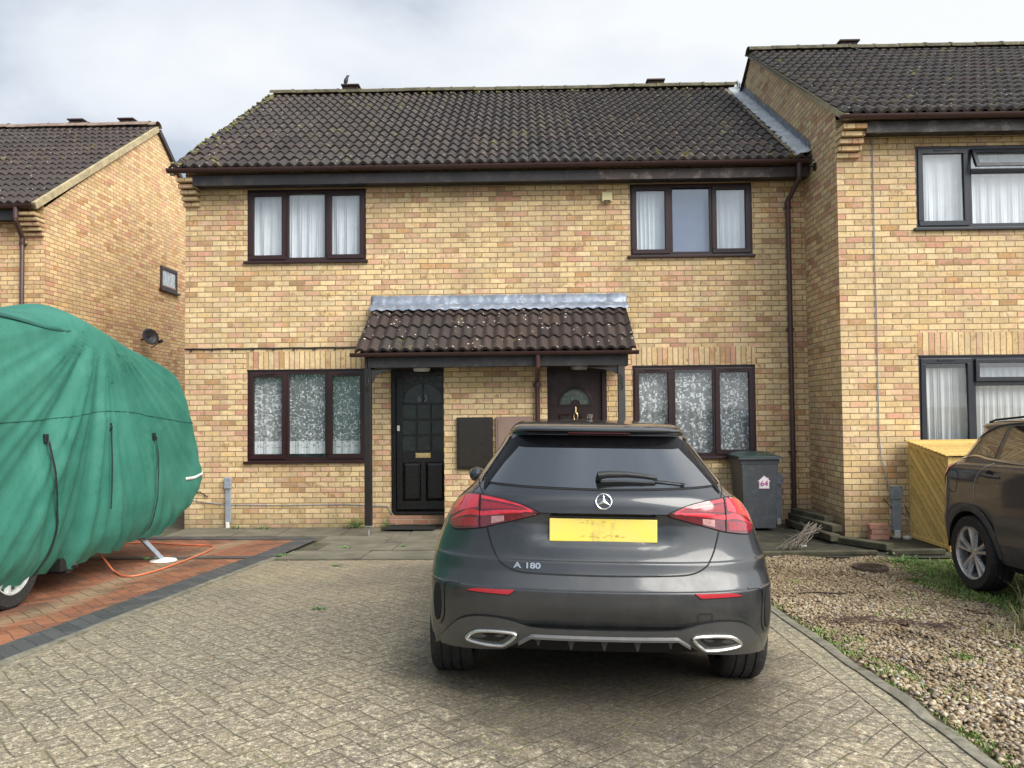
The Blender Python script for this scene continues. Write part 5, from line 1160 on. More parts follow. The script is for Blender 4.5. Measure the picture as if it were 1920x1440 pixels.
pl = mb.build('number_plate', YPL, HC, bevel=.004)
mb = MB(); mb.box(-.262, .262, yp+.0061, yp+.02, .82, .92); mb.build('plate_backing', STRAP, pl)
sm = MB(); Rr = random.Random(5)
for _ in range(26):
    x, z = Rr.uniform(-.05, .05)+Rr.choice((-.02, .05, -.06, .0)), Rr.choice((.838, .842, .912, .900))+Rr.uniform(-.006, .006); a = Rr.uniform(.003, .012); b_ = Rr.uniform(.0012, .003)
    i = [sm.vt((x+a*cos(q)*(1+.3*sin(3*q)), yp-.0052, z+b_*sin(q))) for q in [2*pi*k/8 for k in range(8)]]; sm.fc(*i)
sm.build('plate_smudges', simple('smudge', (.62, .46, .10), .6, .3, 50), pl)['kind'] = 'stuff'
for bt_n, bt_s, bt_x in (('badge_letter', 'A', -.432), ('badge_number', '180', -.432+.052)):
  bt = text_mesh(bt_n, bt_s, .044, CHROME, HC, (0, 0, 0), (pi/2, 0, 0), .002, 'LEFT', .0012)
  bx0 = bt_x; bt.scale = (1.18, .86, 1); pb = place(sh, bx0+.07, .690, .006); bt.location = (bx0, pb.y-.0015, .690)
  dyx = math.atan2(sh.Y(bx0+.14, .70)-sh.Y(bx0, .70), .14); bt.rotation_euler = (pi/2-.12, 0, dyx); bt.location.y = sh.Y(bx0, .70)-.006
mb = MB(); ec = place(sh, 0, 1.009, .008); er = .0375; nrm = (place(sh, 0, 1.009, 1)-place(sh, 0, 1.009, 0)).normalized(); ux = Vector((1, 0, 0)); uy = ux.cross(nrm).normalized(); uy = uy if uy.z > 0 else -uy
mb.tube([ec+(ux*cos(2*pi*i/36)+uy*sin(2*pi*i/36))*er for i in range(37)], .0036, 8, False)
for k in range(3):
    a = pi/2+2*pi*k/3; d = ux*cos(a)+uy*sin(a); p_ = ux*-sin(a)+uy*cos(a); q = [mb.vt(v) for v in (ec+d*er, ec+p_*.0075+d*.004, ec+nrm*.004, ec-p_*.0075+d*.004)]; mb.fc(q[0], q[1], q[2]); mb.fc(q[0], q[2], q[3])
mb.build('emblem', CHROME, HC, smooth=True, sharp=20)
# side glass, handles, mirrors, roof seam
for s_ in (-1, 1):
    sdecal(sh, .78, 2.75, lin([(.78, 1.17), (1.0, 1.30), (1.3, 1.35), (2.1, 1.36), (2.45, 1.26), (2.75, 1.07)]), lin([(.78, 1.12), (1.1, 1.06), (2.75, 1.02)]), .003, s_, 50, 6).build('side_window', CARGL, HC, smooth=True)
    sribbon(sh, [(.74, 1.12), (1.1, 1.045), (2.0, 1.02), (2.8, 1.005)], .012, .006, s_).build('side_trim', CHROME, HC)
    for y0 in (1.62, ): sribbon(sh, [(y0, .36), (y0-.02, .7), (y0, 1.03)], .006, .002, s_).build('door_gap', SEAM, HC)
    for y0 in (1.30, 2.2): mb = MB(); mb.tube([(s_*(sh.X(y0, .9)+.004), y0, .9), (s_*(sh.X(y0, .9)+.028), y0+.03, .902), (s_*(sh.X(y0, .9)+.028), y0+.17, .904), (s_*(sh.X(y0, .9)+.004), y0+.2, .904)], .012, 8); mb.build('door_handle', PAINT, HC, smooth=True)
    mb = MB(); mb.tube([(s_*.76, 2.80, .98), (s_*.82, 2.76, .99)], .018, 8); mb.tube([(s_*.835, 2.86, 1.0), (s_*.845, 2.82, 1.0), (s_*.855, 2.72, 1.0), (s_*.850, 2.63, 1.0), (s_*.845, 2.59, 1.0)], [.02, .055, .062, .055, .015], 12); mb.build('mirror', PAINT, HC, smooth=True)
for s_ in (-1, 1): ribbon(sh, [(.455, 1.388), (.44, 1.402), (.415, 1.412)], .008, .002, s_).build('roof_seam', SEAM, HC)
mb = MB(); mb.tube([(0, 1.22, 1.428), (0, 1.26, 1.45), (0, 1.34, 1.455), (0, 1.42, 1.436)], [.004, .012, .02, .012], 8); mb.build('aerial', PAINT, HC, smooth=True)

# ------------------------------------------------------------ brown-grey crossover at the right, nose towards the street
QT = [(.28, .84, .16, .4, 2.6, 4.3), (.36, .868, .08, .42, 2.6, 4.36), (.45, .885, .03, .45, 2.6, 4.38), (.60, .897, .0, .48, 2.6, 4.38), (.75, .900, .02, .5, 2.6, 4.34), (.85, .900, .025, .5, 2.6, 4.25), (.95, .898, .04, .5, 2.6, 4.05), (1.03, .892, .05, .48, 2.6, 3.7), (1.10, .878, .08, .46, 2.6, 3.35), (1.135, .858, .12, .46, 2.6, 3.28), (1.165, .825, .185, .45, 2.7, 3.2), (1.22, .785, .27, .44, 2.8, 3.1), (1.34, .735, .37, .42, 2.9, 2.95),
      (1.44, .685, .43, .4, 3, 2.8), (1.49, .655, .44, .4, 3, 2.7), (1.505, .645, .38, .42, 3.2, 2.66), (1.52, .635, .375, .42, 3.2, 2.62), (1.545, .61, .45, .4, 3.2, 2.5), (1.565, .57, .62, .35, 3.2, 2.35), (1.58, .48, .9, .3, 3, 2.15), (1.588, .33, 1.15, .2, 2.8, 1.95), (1.592, .15, 1.35, .1, 2.5, 1.75), (1.593, .02, 1.48, .02, 2, 1.55)]
qz = gz(4.2, 7.0)
QC = thing('crossover_car', (4.84, 7.74, qz), 'grey-brown crossover car at the right edge, reversed in beside the timber store', 'car', rot=(0, 0, pi))
QC.scale = (.975,)*3; QC.rotation_euler = (Matrix.Rotation(pi, 3, 'Z') @ Matrix.Rotation(radians(1.9), 3, 'X')).to_euler('XYZ')
PQ = paint('brown_grey_paint', (.034, .039, .048), .3, (.12, .11, .10), .35)
CLAD = simple('grey_cladding', (.055, .055, .058), .55, .25, 6, .1, 80, dirt=(.09, .085, .08))
QT = [(z if z < 1.2 else 1.2+(z-1.2)*.95,)+q for z, *q_ in QT for q in (tuple(q_),)]
qs = Shell(QT, .80, lambda x, y: .30, [(.76, .345), (3.42, .345)], .385, taper=.05)
qs.mesh().build('body', PQ, QC, smooth=True, sharp=50)
mb = MB(); mb.box(-.78, .78, .25, 4.1, .24, .30)
mb.build('underbody', DARK, QC); mb = MB()
for yc in (.76, 3.42):
    for s_ in (-1, 1):
        mb.grid([[(s_*x, yc+.384*cos(pi*i/20), .345+.384*sin(pi*i/20)) for i in range(21)] for x in (.885, .55)]); mb.grid([[(s_*.55, yc+.384*cos(pi*i/20), .345+r*sin(pi*i/20)) for i in range(21)] for r in (0, .384)])
mb.build('wheel_arch', DARK, QC)
for s_ in (-1, 1):
    for yc in (.76, 3.42):
        wl = bpy.data.objects.new('wheel', None); COL.objects.link(wl); wl.parent = QC; ORG[wl.name] = Vector(); wheel(wl, s_*.785, yc, .338, .338, .225, s_, 5, True, RIMS, .70, .31)
        # wheel arch cladding ring
        mb = MB(); P = []
        for i in range(31):
            a = pi*i/30-.0; row = []
            for r_a, o in ((.372, .001), (.380, .006), (.435, .006), (.445, .001)):
                y, z = yc+r_a*cos(a), max(.30, .345+r_a*sin(a)); row.append((s_*(qs.X(y, z)+o), y, z))
            P.append(row)
        mb.grid(P); mb.build('arch_cladding', CLAD, QC, smooth=True)
    sdecal(qs, 1.22, 2.98, lambda y: .47, lambda y: .305, .006, s_, 20, 3).build('sill_cladding', CLAD, QC)
    sdecal(qs, .46, 1.03, cur([(.46, 1.235), (.60, 1.34), (.75, 1.42), (.90, 1.475), (1.03, 1.49)]), lin([(.46, 1.225), (.52, 1.215), (.74, 1.245), (1.03, 1.215)]), .003, s_, 24, 6).build('quarter_window', CARGL, QC, smooth=True)
    sdecal(qs, 1.10, 2.0, lin([(1.1, 1.495), (2.0, 1.505)]), lin([(1.1, 1.195), (2.0, 1.165)]), .003, s_, 24, 6).build('door_window', CARGL, QC, smooth=True)
    sdecal(qs, 2.08, 2.85, lin([(2.08, 1.505), (2.5, 1.46), (2.85, 1.22)]), lin([(2.08, 1.16), (2.85, 1.13)]), .003, s_, 24, 6).build('door_window', CARGL, QC, smooth=True)
    sribbon(qs, [(.50, 1.30), (.455, 1.235), (.50, 1.20), (.74, 1.228), (1.05, 1.195), (2.0, 1.15), (2.8, 1.12)], .016, .006, s_).build('chrome_trim', CHROME, QC, smooth=True)
    sribbon(qs, [(.47, 1.27), (.62, 1.375), (.80, 1.465), (.98, 1.51), (1.4, 1.52), (2.2, 1.518)], .014, .004, s_).build('window_frame', SEAM, QC, smooth=True)
    sribbon(qs, [(1.08, 1.17), (.98, 1.12), (.90, 1.02), (.87, .90), (.90, .80)], .007, .002, s_).build('door_gap', simple('edge_reflection', (.42, .40, .38), .4), QC)  # pale line paints the reflection along the door edge
    sribbon(qs, [(1.98, 1.15), (1.98, .8), (1.99, .48)], .006, .002, s_).build('door_gap', SEAM, QC); sribbon(qs, [(.40, .80), (.28, .78), (.10, .75)], .005, .002, s_).build('bumper_gap', SEAM, QC)
    fl = [(.40, 1.05), (.42, .92), (.50, .88), (.58, .90), (.60, 1.05), (.54, 1.085), (.45, 1.08), (.40, 1.05)]; 
    if s_ > 0: sribbon(qs, fl, .006, .002, s_).build('fuel_flap_gap', SEAM, QC)
    for y0 in (1.02, 2.05):
        mb = MB(); xx = qs.X(y0+.1, 1.06)
        mb.tube([(s_*(xx+.0), y0-.02, 1.058), (s_*(xx+.03), y0+.02, 1.062), (s_*(xx+.034), y0+.16, 1.056), (s_*(xx+.0), y0+.22, 1.05)], [.010, .015, .016, .010], 8); mb.build('door_handle', CLAD, QC, smooth=True)
        mb = MB(); mb.lathe([(.001, s_*.004), (.055, s_*.003), (.06, 0)], (s_*xx, y0+.08, 1.05), 'x', 20); mb.build('handle_recess_shade', SEAM, QC)  # flat black disc paints the shade in the hollow behind the handle
    tl = decal(qs, .47, .835, cur([(.47, 1.10), (.70, 1.135), (.80, 1.13), (.835, 1.10)]), cur([(.47, .98), (.70, .955), (.80, .97), (.835, 1.0)]), .006, s_, 30, 6).build('tail_lamp', REDM, QC, smooth=True)
    sdecal(qs, .14, .50, cur([(.14, 1.12), (.30, 1.135), (.50, 1.145)]), cur([(.14, .86), (.24, .90), (.38, 1.05), (.50, 1.14)]), .007, s_, 16, 5).build('side_lens', REDL, tl, smooth=True)
    sribbon(qs, [(.24, 1.0), (.34, 1.09), (.48, 1.155)], .02, .009, s_).build('lens_bar', LAMPW, tl)
    mb = MB(); mb.tube([(s_*.72, .80, 1.545), (s_*.60, .75, 1.562)], .001, 4)
mb = MB()
for s_ in (-1, 1): mb.tube([(s_*.57, .62, 1.535), (s_*.575, .72, 1.555), (s_*.58, 1.2, 1.578), (s_*.57, 2.0, 1.57), (s_*.56, 2.25, 1.53)], .010, 8)
for o_ in (mb,): o_.build('roof_rails', SEAM, QC, smooth=True)
decal(qs, -.60, .60, lambda x: 1.48, lambda x: 1.20+.02*abs(x), .004, nx=30, nz=8).build('rear_window', CARGL, QC, smooth=True); decal(qs, -.56, .56, lambda x: .60, lambda x: .40, .006, nx=30, nz=4).build('bumper_insert', CLAD, QC, smooth=True)

# ------------------------------------------------------------ caravan under its cover
CX = -4.97
cw = lin([(.25, .98), (.33, 1.01), (.5, 1.06), (.8, 1.10), (1.2, 1.12), (1.6, 1.12), (1.9, 1.11), (2.1, 1.08), (2.25, 1.04)])
CR = [(.33, 1.03, 8.98), (.40, 1.07, 9.08), (.5, 1.10, 9.20), (.65, 1.11, 9.26), (.8, 1.13, 9.32), (.95, 1.135, 9.33), (1.1, 1.135, 9.30), (1.25, 1.135, 9.28), (1.4, 1.13, 9.20), (1.55, 1.13, 9.12), (1.7, 1.125, 9.04), (1.85, 1.115, 8.94), (2.0, 1.105, 8.80), (2.10, 1.09, 8.68), (2.18, 1.075, 8.48), (2.26, 1.055, 8.18), (2.34, 1.03, 7.82), (2.41, 1.0, 7.5), (2.46, .96, 7.28), (2.50, .90, 7.1), (2.53, .78, 6.9), (2.55, .6, 6.7), (2.56, .4, 6.5), (2.565, .2, 6.3), (2.565, .02, 6.1)]
YN = 2.7
def hem(y): return .335+.03*sst(6.0, 8.0, y)+.10*sst(8.3, 9.1, y)+.018*sin(y*9.)+.012*sin(y*23+1)
A0 = (7.10, 2.47)
def fold(y, z):
    dy, dz = y-A0[0], A0[1]-z; r = sqrt(dy*dy+dz*dz)+1e-6; a = atan2(dy, max(dz, .001)+.10)
    env = sst(.12, .60, r)*(1-.30*sst(1.3, 2.2, r)); d = 0
    for k, am, ph in ((6.5, .040, .4), (13., .024, 2.0), (24., .012, 1.0), (39., .005, .3)):
        q = sin(a*k+ph); d += am*(1-abs(q)**.55*1.7)*env
    d *= (1-sst(.75, 1.5, abs(a+.05)))
    d += .012*sin(y*1.7+z*2.2)+.010*sin(y*3.7-z*3.1+1.2)
    hm = 1-sst(0, .45, z-.33); d += hm*(.016*sin(y*13+2*sin(y*3))+.012*sin(y*29+z*9)) - .06*hm**2
    for sy, s0, s1 in ((6.18, .5, 1.47), (7.08, .45, 1.55), (7.96, .5, 1.42)):
        if s0-.2 < z < s1+.1: d += -.022*math.exp(-((y-sy)/.05)**2)*sst(s0-.2, s0, z)*(1-sst(s1-.05, s1+.1, z)) + .012*math.exp(-((abs(y-sy)-.12)/.06)**2)*sst(s0-.2, s0+.2, z)
    return d
def csurf(y, z, off=0.):      # x of the driveway side of the cover at (y, z)
    wv = float(np.interp(z, [c[0] for c in CR], [c[1] for c in CR])); yf = float(np.interp(z, [c[0] for c in CR], [c[2] for c in CR])); L = .30; fy = (yf-y)/L
    if fy < 1: wv *= (1-(1-max(fy, .0))**2.4)**(1/2.4)
    return CX+wv+fold(y, z)+off
rows = catmull(CR, 5); mb = MB(); P = []
ys_side = list(np.linspace(YN+.4, 8.3, 150))
for z, wv, yf in rows:
    R = []; L = .30; n = 2.4; half = []
    yl = yf-L
    ths = np.linspace(0, pi/2, 22)
    for y in np.linspace(YN+.30, yl, 210)[:-1]: half.append((wv, y))
    for th in ths[::-1]: half.append((wv*sin(th)**(2/n), yf-L*(1-cos(th)**(2/n))))
    near = [(wv*sin(th)**(2/n), YN+L*(1-cos(th)**(2/n))) for th in ths]
    loop = near[:-1]+half; loop = loop+[(-x, y) for x, y in loop[::-1][1:-1]]
    for x, y in loop:
        f = fold(y, z)*(1 if x > 0 else .8)*sst(0, .3, abs(x)/max(wv, .3)); f *= 1-.75*sst(2.35, 2.55, z)
        sg = 1 if x > 0 else -1; hz = z
        if z < .9: b = hem(y); hz = b+(z-.33)/(.57)*(.9-b)
        # the roof vent under the cover and sag beside it
        bump_ = .17*math.exp(-((x-.52)/.38)**2-((y-7.0)/.42)**2)-.05*math.exp(-((y-5.6)/.7)**2-((x-.6)/.5)**2)
        if z > 2.3: hz += bump_*sst(2.3, 2.5, z)
        R.append((CX+x+sg*f, y+(f*.6 if y > yf-.3 else 0), hz))
    P.append(R+[R[0]])
mb.grid(P)
CV = mb.build('caravan_cover', GREEN, None, smooth=True, sharp=80); tag(CV, 'green fitted fabric cover draped over the caravan, with water stains and black straps', 'caravan cover')
def cribbon(pts, wd, off, name, mat, n=14):
    mb = MB(); P = []
    Q = smooth_pts(pts, n)
    for i, q in enumerate(Q):
        a, b = Q[max(i-1, 0)], Q[min(i+1, len(Q)-1)]; d = Vector((b[0]-a[0], b[1]-a[1])).normalized(); nx, nz = -d.y*wd/2, d.x*wd/2
        sm_ = name == 'strap'; fx_ = lambda y, z: (sum(csurf(y+.05*j, z, off) for j in (-2, -1, 0, 1, 2))/5+.006 if sm_ else csurf(y, z, off))
        P.append([(fx_(q[0]+nx*k, q[1]+nz*k), q[0]+nx*k, q[1]+nz*k) for k in (-1, 0, 1)])
    return mb.grid(P).build(name, mat, CV, smooth=True, solid=.003)
cribbon([(YN+1, 1.60), (5.6, 1.62), (6.4, 1.655), (7.0, 1.70), (7.6, 1.68), (8.3, 1.60), (8.95, 1.55)], .007, .003, 'seam', GREEND, 30)
cribbon([(6.14, 1.46), (6.17, 1.2), (6.24, .9), (6.27, .7), (6.24, .50), (6.20, .36)], .022, .014, 'strap', STRAP)
cribbon([(7.08, 1.56), (7.085, 1.35), (7.08, 1.1), (7.06, .80)], .018, .006, 'strap', STRAP); cribbon([(8.0, 1.43), (7.99, 1.2), (7.95, .9), (7.91, .65), (7.88, .47)], .022, .014, 'strap', STRAP)
for (y, z) in ((6.13, 1.49), (7.08, 1.56), (8.0, 1.44)):
    mb = MB(); x = csurf(y, z); mb.box(x+.0, x+.022, y-.022, y+.022, z-.045, z+.03); mb.build('buckle', STRAP, CV, bevel=.004)
cribbon([(8.70, .925), (8.90, .925), (9.02, .945), (9.12, .975)], .034, .008, 'reflective_strip', WHITEP)
cribbon([(5.0, 2.45), (5.8, 2.44), (6.4, 2.40), (6.9, 2.43), (7.15, 2.455)], .030, .006, 'roof_seam', GREEND, 12)
V = thing('caravan', (CX, 6, 0), 'caravan hidden under the green cover, only its wheel, chassis and corner steady showing', 'caravan')
mb = MB(); mb.box(CX-1.0, CX+1.0, 2.95, 8.55, .50, 2.0); mb.box(CX-.9, CX+.9, 3.1, 8.45, .40, .5); mb.build('body', simple('caravan_white', (.6, .6, .58), .5), V, bevel=.1)
mb = MB(); mb.box(CX-1.0, CX+.98, 6.55, 6.64, .33, .44); mb.box(CX+.62, CX+.68, 3, 8.5, .33, .42); mb.tube([(CX+.75, 6.62, .33), (CX+1.02, 6.74, .36)], .03, 8); mb.box(CX+.80, CX+.97, 6.66, 6.76, .29, .40); mb.build('chassis', BLKPL, V)
Wc = bpy.data.objects.new('wheel', None); COL.objects.link(Wc); Wc.parent = V; ORG[Wc.name] = ORG[V.name]
cwx, cwy = -4.03, 5.97; wz = gz(cwx, cwy)+.335; wheel(Wc, cwx-.06, cwy, wz, .335, .19, 1, 10, False, simple('wheel_trim_silver', (.66, .67, .66), .35, .12, 20, metal=.35), .66, .15)
mb = MB(); fz = gz(-3.95, 8.32); mb.bar((-4.08, 8.02, .42), (-3.95, 8.30, fz+.03), .045, .045); mb.bar((-4.12, 8.1, .42), (-3.99, 8.33, fz+.04), .02, .03); st = mb.build('corner_steady', GREYPL, V, bevel=.004); mb = MB(); mb.lathe([(.001, .035), (.05, .03), (.13, .012), (.14, 0)], (-3.94, 8.32, fz+.004), 'z', 20); mb.build('steady_foot', WHITEP, st)

# ------------------------------------------------------------ other things round the houses
HOSE = simple('orange_hose', (.62, .17, .08), .5, .2, 8)
pts = [(-3.88, 8.2, .36), (-4.12, 7.85, .15)]+[(x, y, gz(x, y)+.016) for x, y in smooth_pts([(-4.05, 7.54), (-3.86, 7.32), (-3.74, 7.30), (-3.68, 7.46), (-3.66, 7.75), (-3.67, 8.2), (-3.71, 8.8), (-3.78, 9.25), (-3.88, 9.45), (-4.1, 9.52), (-4.4, 9.60), (-4.8, 9.75), (-5.4, 9.7)], 8)]
mb = MB(); mb.tube(pts[2:], .009, 8); mb.tube([(-4.28, 7.55, .42), (-4.2, 7.6, .25), (-4.10, 7.58, .14), pts[2]], .009, 8); tag(mb.build('electric_cable', HOSE, smooth=True), 'orange electric cable looping out from under the green cover over the red paving', 'cable')
mb = MB(); pc = [(-2.02, 10.63), (-1.28, 10.60), (-1.24, 10.92), (-1.94, 10.97)]; mb.prism(pc, lambda p: (p[0], p[1], .030), lambda p: (p[0], p[1], .045)); tag(mb.build('doormat', simple('mat_rubber', (.012, .013, .014), .85, .4, 40, .8, 200), bevel=.004), 'black rubber doormat before the door numbered 63', 'doormat')
def util(x, y, z0, z1, w_, lab, hh=.0):
    T = thing('utility_post', (x, y, z0), lab, 'utility post', 'grey utility duct posts on the house walls')
    mb = MB(); mb.box(x-w_*.42, x+w_*.42, y-.045, y, z0+.08, z1-.12); mb.build('duct', GREYPL, T, bevel=.006); mb = MB(); mb.box(x-w_*.56, x+w_*.56, y-.062, y, z1-.16, z1); mb.build('cover_cap', GREYPL, T, bevel=.008)
    mb = MB(); mb.box(x-w_*.30, x+w_*.25, y-.06, y-.01, z0-.02, z0+.09); mb.build('foot', WHITEP, T, bevel=.01)
util(-4.305, FY-.0, .0, .73, .09, 'slim grey duct post on the wall beside the green cover, left of the lace window'); util(3.585, FY, .0, .72, .10, 'grey duct post half hidden behind the wheelie bin'); util(4.655, RY, .02, .66, .13, 'wider grey duct post on the wall between the loose bricks and the timber store')
# wheelie bin
WB = thing('wheelie_bin', (3.13, 10.45, 0), 'dark grey wheelie bin with a green lid and a house-shaped 64 sticker', 'bin')
BG = simple('bin_grey', (.060, .066, .074), .5, .15, 6, .1, 90, dirt=(.10, .10, .10)); LG = simple('bin_green', (.022, .050, .045), .38, .3, 8, dirt=(.06, .07, .06))
yb = 10.42; mb = MB(); cx = 3.135
def ring(w0, d0, yc, z): return [(cx-w0, yc-d0, z), (cx+w0, yc-d0, z), (cx+w0, yc+d0, z), (cx-w0, yc+d0, z)]
R_ = [ring(.215, .22, yb+.26, .04), ring(.218, .225, yb+.26, .12), ring(.245, .29, yb+.29, .90), ring(.262, .305, yb+.30, .91), ring(.266, .31, yb+.30, .975)]
I = [[mb.vt(p) for p in r] for r in R_]
for A, B in zip(I, I[1:]):
    for i in range(4): mb.fc(A[i], A[(i+1) % 4], B[(i+1) % 4], B[i])
mb.fc(*I[0][::-1]); mb.fc(*I[-1]); mb.build('bin_body', BG, WB, bevel=.018)
mb = MB()
for s_ in (-1, 1): mb.prism([(cx+s_*.165, .16), (cx+s_*.205, .16), (cx+s_*.230, .86), (cx+s_*.185, .86)], lambda p: (p[0], yb+.036-(p[1]-.16)*.050, p[1]), lambda p: (p[0], yb+.06, p[1]))
mb.build('front_rib', BG, WB, bevel=.006)
mb = MB(); mb.box(cx-.285, cx+.285, yb-.035, yb+.62, .978, 1.012); P = []
for i in range(13):
    a = i/12; x = cx-.275+.55*a; hgt = .055*(1-abs(2*a-1)**5); P.append([(x, yb-.03+.64*q, 1.012+hgt*(1-abs(2*q-1)**4)*(.6+.4*q)) for q in [k/8 for k in range(9)]])
mb.grid(P); lid = mb.build('lid', LG, WB, smooth=True, bevel=.006); mb = MB(); mb.box(cx-.29, cx+.29, yb-.042, yb-.034, .972, 1.0); mb.build('lid_rim', BG, lid)
mb = MB(); mb.tube([(cx-.22, yb+.64, .97), (cx+.22, yb+.64, .97)], .015, 8); mb.build('handle', BG, WB)
for s_ in (-1, 1):
    w_ = MB(); w_.lathe([(.03, -.025), (.095, -.025), (.1, 0), (.095, .025), (.03, .025)], (cx+s_*.27, yb+.50, .10), 'x', 24); w_.build('bin_wheel', RUBBER, WB, smooth=True)
sk = MB(); sx_, sz_ = cx+.055, .655; yk = yb-.022; hp = [(-.062, -.07), (.062, -.07), (.062, .018), (.078, .018), (.052, .045), (.052, .06), (.034, .06), (0, .088), (-.078, .018), (-.062, .018)]
yk = yb+.008
sk.prism(hp, lambda p: (sx_+p[0]*1.12, yk-.004-(p[1])*.045, sz_+p[1]*1.12), lambda p: (sx_+p[0]*1.12, yk-.001-(p[1])*.045, sz_+p[1]*1.12)); stk = sk.build('sticker', simple('sticker_pink', (.70, .42, .60), .5, .05), WB)
sk = MB(); sk.prism(hp, lambda p: (sx_+p[0]*.98, yk-.006-(p[1])*.045, sz_+p[1]*.98), lambda p: (sx_+p[0]*.98, yk-.004-(p[1])*.045, sz_+p[1]*.98)); sk.build('sticker_face', WHITEP, stk)
text_mesh('sticker_number', '64', .105, simple('magenta_ink', (.50, .04, .30), .5, .05), stk, (sx_, yk-.012, sz_-.040), (pi/2+.045, 0, 0), .001, 'CENTER', 0.)
# timber bin store
WOOD = NT('pressure_treated_pine'); p = WOOD.pos(); gr = WOOD.noise(WOOD.scl(p, (3, 3, 3)), 7., 6, .6, 1.5)
c = WOOD.ramp(gr, [(.3, (.56, .37, .10)), (.6, (.74, .52, .18)), (.8, (.80, .60, .24))]); c = WOOD.mix(WOOD.m('MULTIPLY', WOOD.m('LESS_THAN', WOOD.vor(p, 9.), .10), .7), c, (.22, .11, .035)); WOOD.bump(gr, .2, .003); WOOD = WOOD.set(color=WOOD.mix(1., c, WOOD.ramp(WOOD.att('rnd'), [(0, .82), (1, 1.14)]), 'MULTIPLY'), rough=.7)
ST = thing('timber_store', (5.7, 9.3, 0), 'new yellow timber bin store with diagonal slats against the right house', 'bin store')
sx0, sx1, syf, syb = 4.80, 6.55, 8.87, 9.78; zbk, zfr = 1.235, 1.10
mb = MB()      # side panel: diagonal boards clipped to the frame
ztop = lambda y: zfr+(zbk-zfr)*(y-syf)/(syb-syf)-.03
def clip(poly, f):
    out = []
    for i in range(len(poly)):
        a, b = poly[i], poly[(i+1) % len(poly)]; fa, fb = f(a), f(b)
        if fa >= 0: out.append(a)
        if fa*fb < 0: t_ = fa/(fa-fb); out.append((a[0]+(b[0]-a[0])*t_, a[1]+(b[1]-a[1])*t_))
    return out
sl_ang = .85      # rise over run in the (y, z) plane, boards climb towards the wall
k = -1.4
while k < 2.4:
    y0_, y1_ = syf+.03, syb-.03; bw = .125
    poly = [(y0_, k+sl_ang*0), (y1_, k+sl_ang*(y1_-y0_)), (y1_, k+sl_ang*(y1_-y0_)+bw*.76), (y0_, k+bw*.76)]
    poly = clip(clip(poly, lambda p: p[1]-.07), lambda p: ztop(p[0])-p[1]) if poly else []
    mb.av = random.random()
    if len(poly) > 2: mb.prism(poly, lambda p: (sx0+.004, p[0], p[1]), lambda p: (sx0+.02, p[0], p[1]))
    k += bw*.93
mb.build('side_panel', WOOD, ST, attr='rnd', fixn=False)
mb = MB(); mb.box(sx0+.027, sx0+.03, syf+.03, syb-.03, .07, 1.05); mb.build('shadow_gap', DARK, ST)
mb = MB()
mb.av = .7; mb.box(sx0-.002, sx0+.045, syf-.002, syf+.05, .01, zfr-.01); mb.av = .3; mb.box(sx0-.002, sx0+.045, syb-.045, syb, .01, zbk-.02); mb.av = .5; mb.box(sx1-.045, sx1, syf, syf+.05, .01, zfr-.01)
mb.av = .9; mb.box(sx0-.004, sx0+.03, syf+.05, syb-.045, .03, .075)
mb.bar((sx0+.012, syf+.05, zfr-.045), (sx0+.012, syb-.02, zbk-.05), .035, .04); mb.av = .2; mb.box(sx0+.045, sx1-.045, syf+.0, syf+.03, .05, .12); mb.av = .6; mb.box(sx0+.045, sx1-.045, syf+.0, syf+.03, zfr-.10, zfr-.02)
mb.build('frame', WOOD, ST, bevel=.003, attr='rnd')
mb = MB(); nb = 12
for i in range(nb):
    a0_, a1_ = i/nb, (i+1)/nb-.01; y0_, y1_ = syf-.04+(syb-syf+.05)*a0_, syf-.04+(syb-syf+.05)*a1_; z0_, z1_ = zfr+(zbk-zfr)*a0_, zfr+(zbk-zfr)*a1_; mb.av = random.random()
    v = [mb.vt(p) for p in ((sx0-.05, y0_, z0_), (sx1+.03, y0_, z0_), (sx1+.03, y1_, z1_), (sx0-.05, y1_, z1_), (sx0-.05, y0_, z0_+.016), (sx1+.03, y0_, z0_+.022), (sx1+.03, y1_, z1_+.012), (sx0-.05, y1_, z1_+.008))]
    for q in ((0, 3, 2, 1), (4, 5, 6, 7), (0, 1, 5, 4), (1, 2, 6, 5), (2, 3, 7, 6), (3, 0, 4, 7)): mb.fc(*[v[j] for j in q])
mb.build('roof', WOOD, ST, attr='rnd', fixn=False)
mb = MB(); mb.box(sx0+.06, sx1-.06, syf+.04, syf+.05, .1, zfr-.1); mb.build('dark_inside', DARK, ST); mb = MB(); mb.box(sx0-.006, sx0+.02, syf-.01, syf+.0, .86, .90); mb.build('latch', STRAP, ST)
# loose bricks by the wall
for k in range(3):
    mb = MB(); z = .003+k*.068; dx_ = (0, .012, -.008)[k]; mb.box(4.27+dx_, 4.50+dx_, RY-.16, RY-.055, z, z+.066)
    b_ = mb.build('loose_brick', simple('salmon_brick', (.50, .25, .17), .9, .25, 9, .6, 60, dirt=(.55, .42, .33), world=True), None, bevel=.006)
    tag(b_, ('bottom brick of the small stack at the right house wall', 'middle brick of the small stack at the right house wall', 'top brick of the small stack at the right house wall, patched red and grey')[k], 'brick', 'salmon bricks stacked by the right house wall')
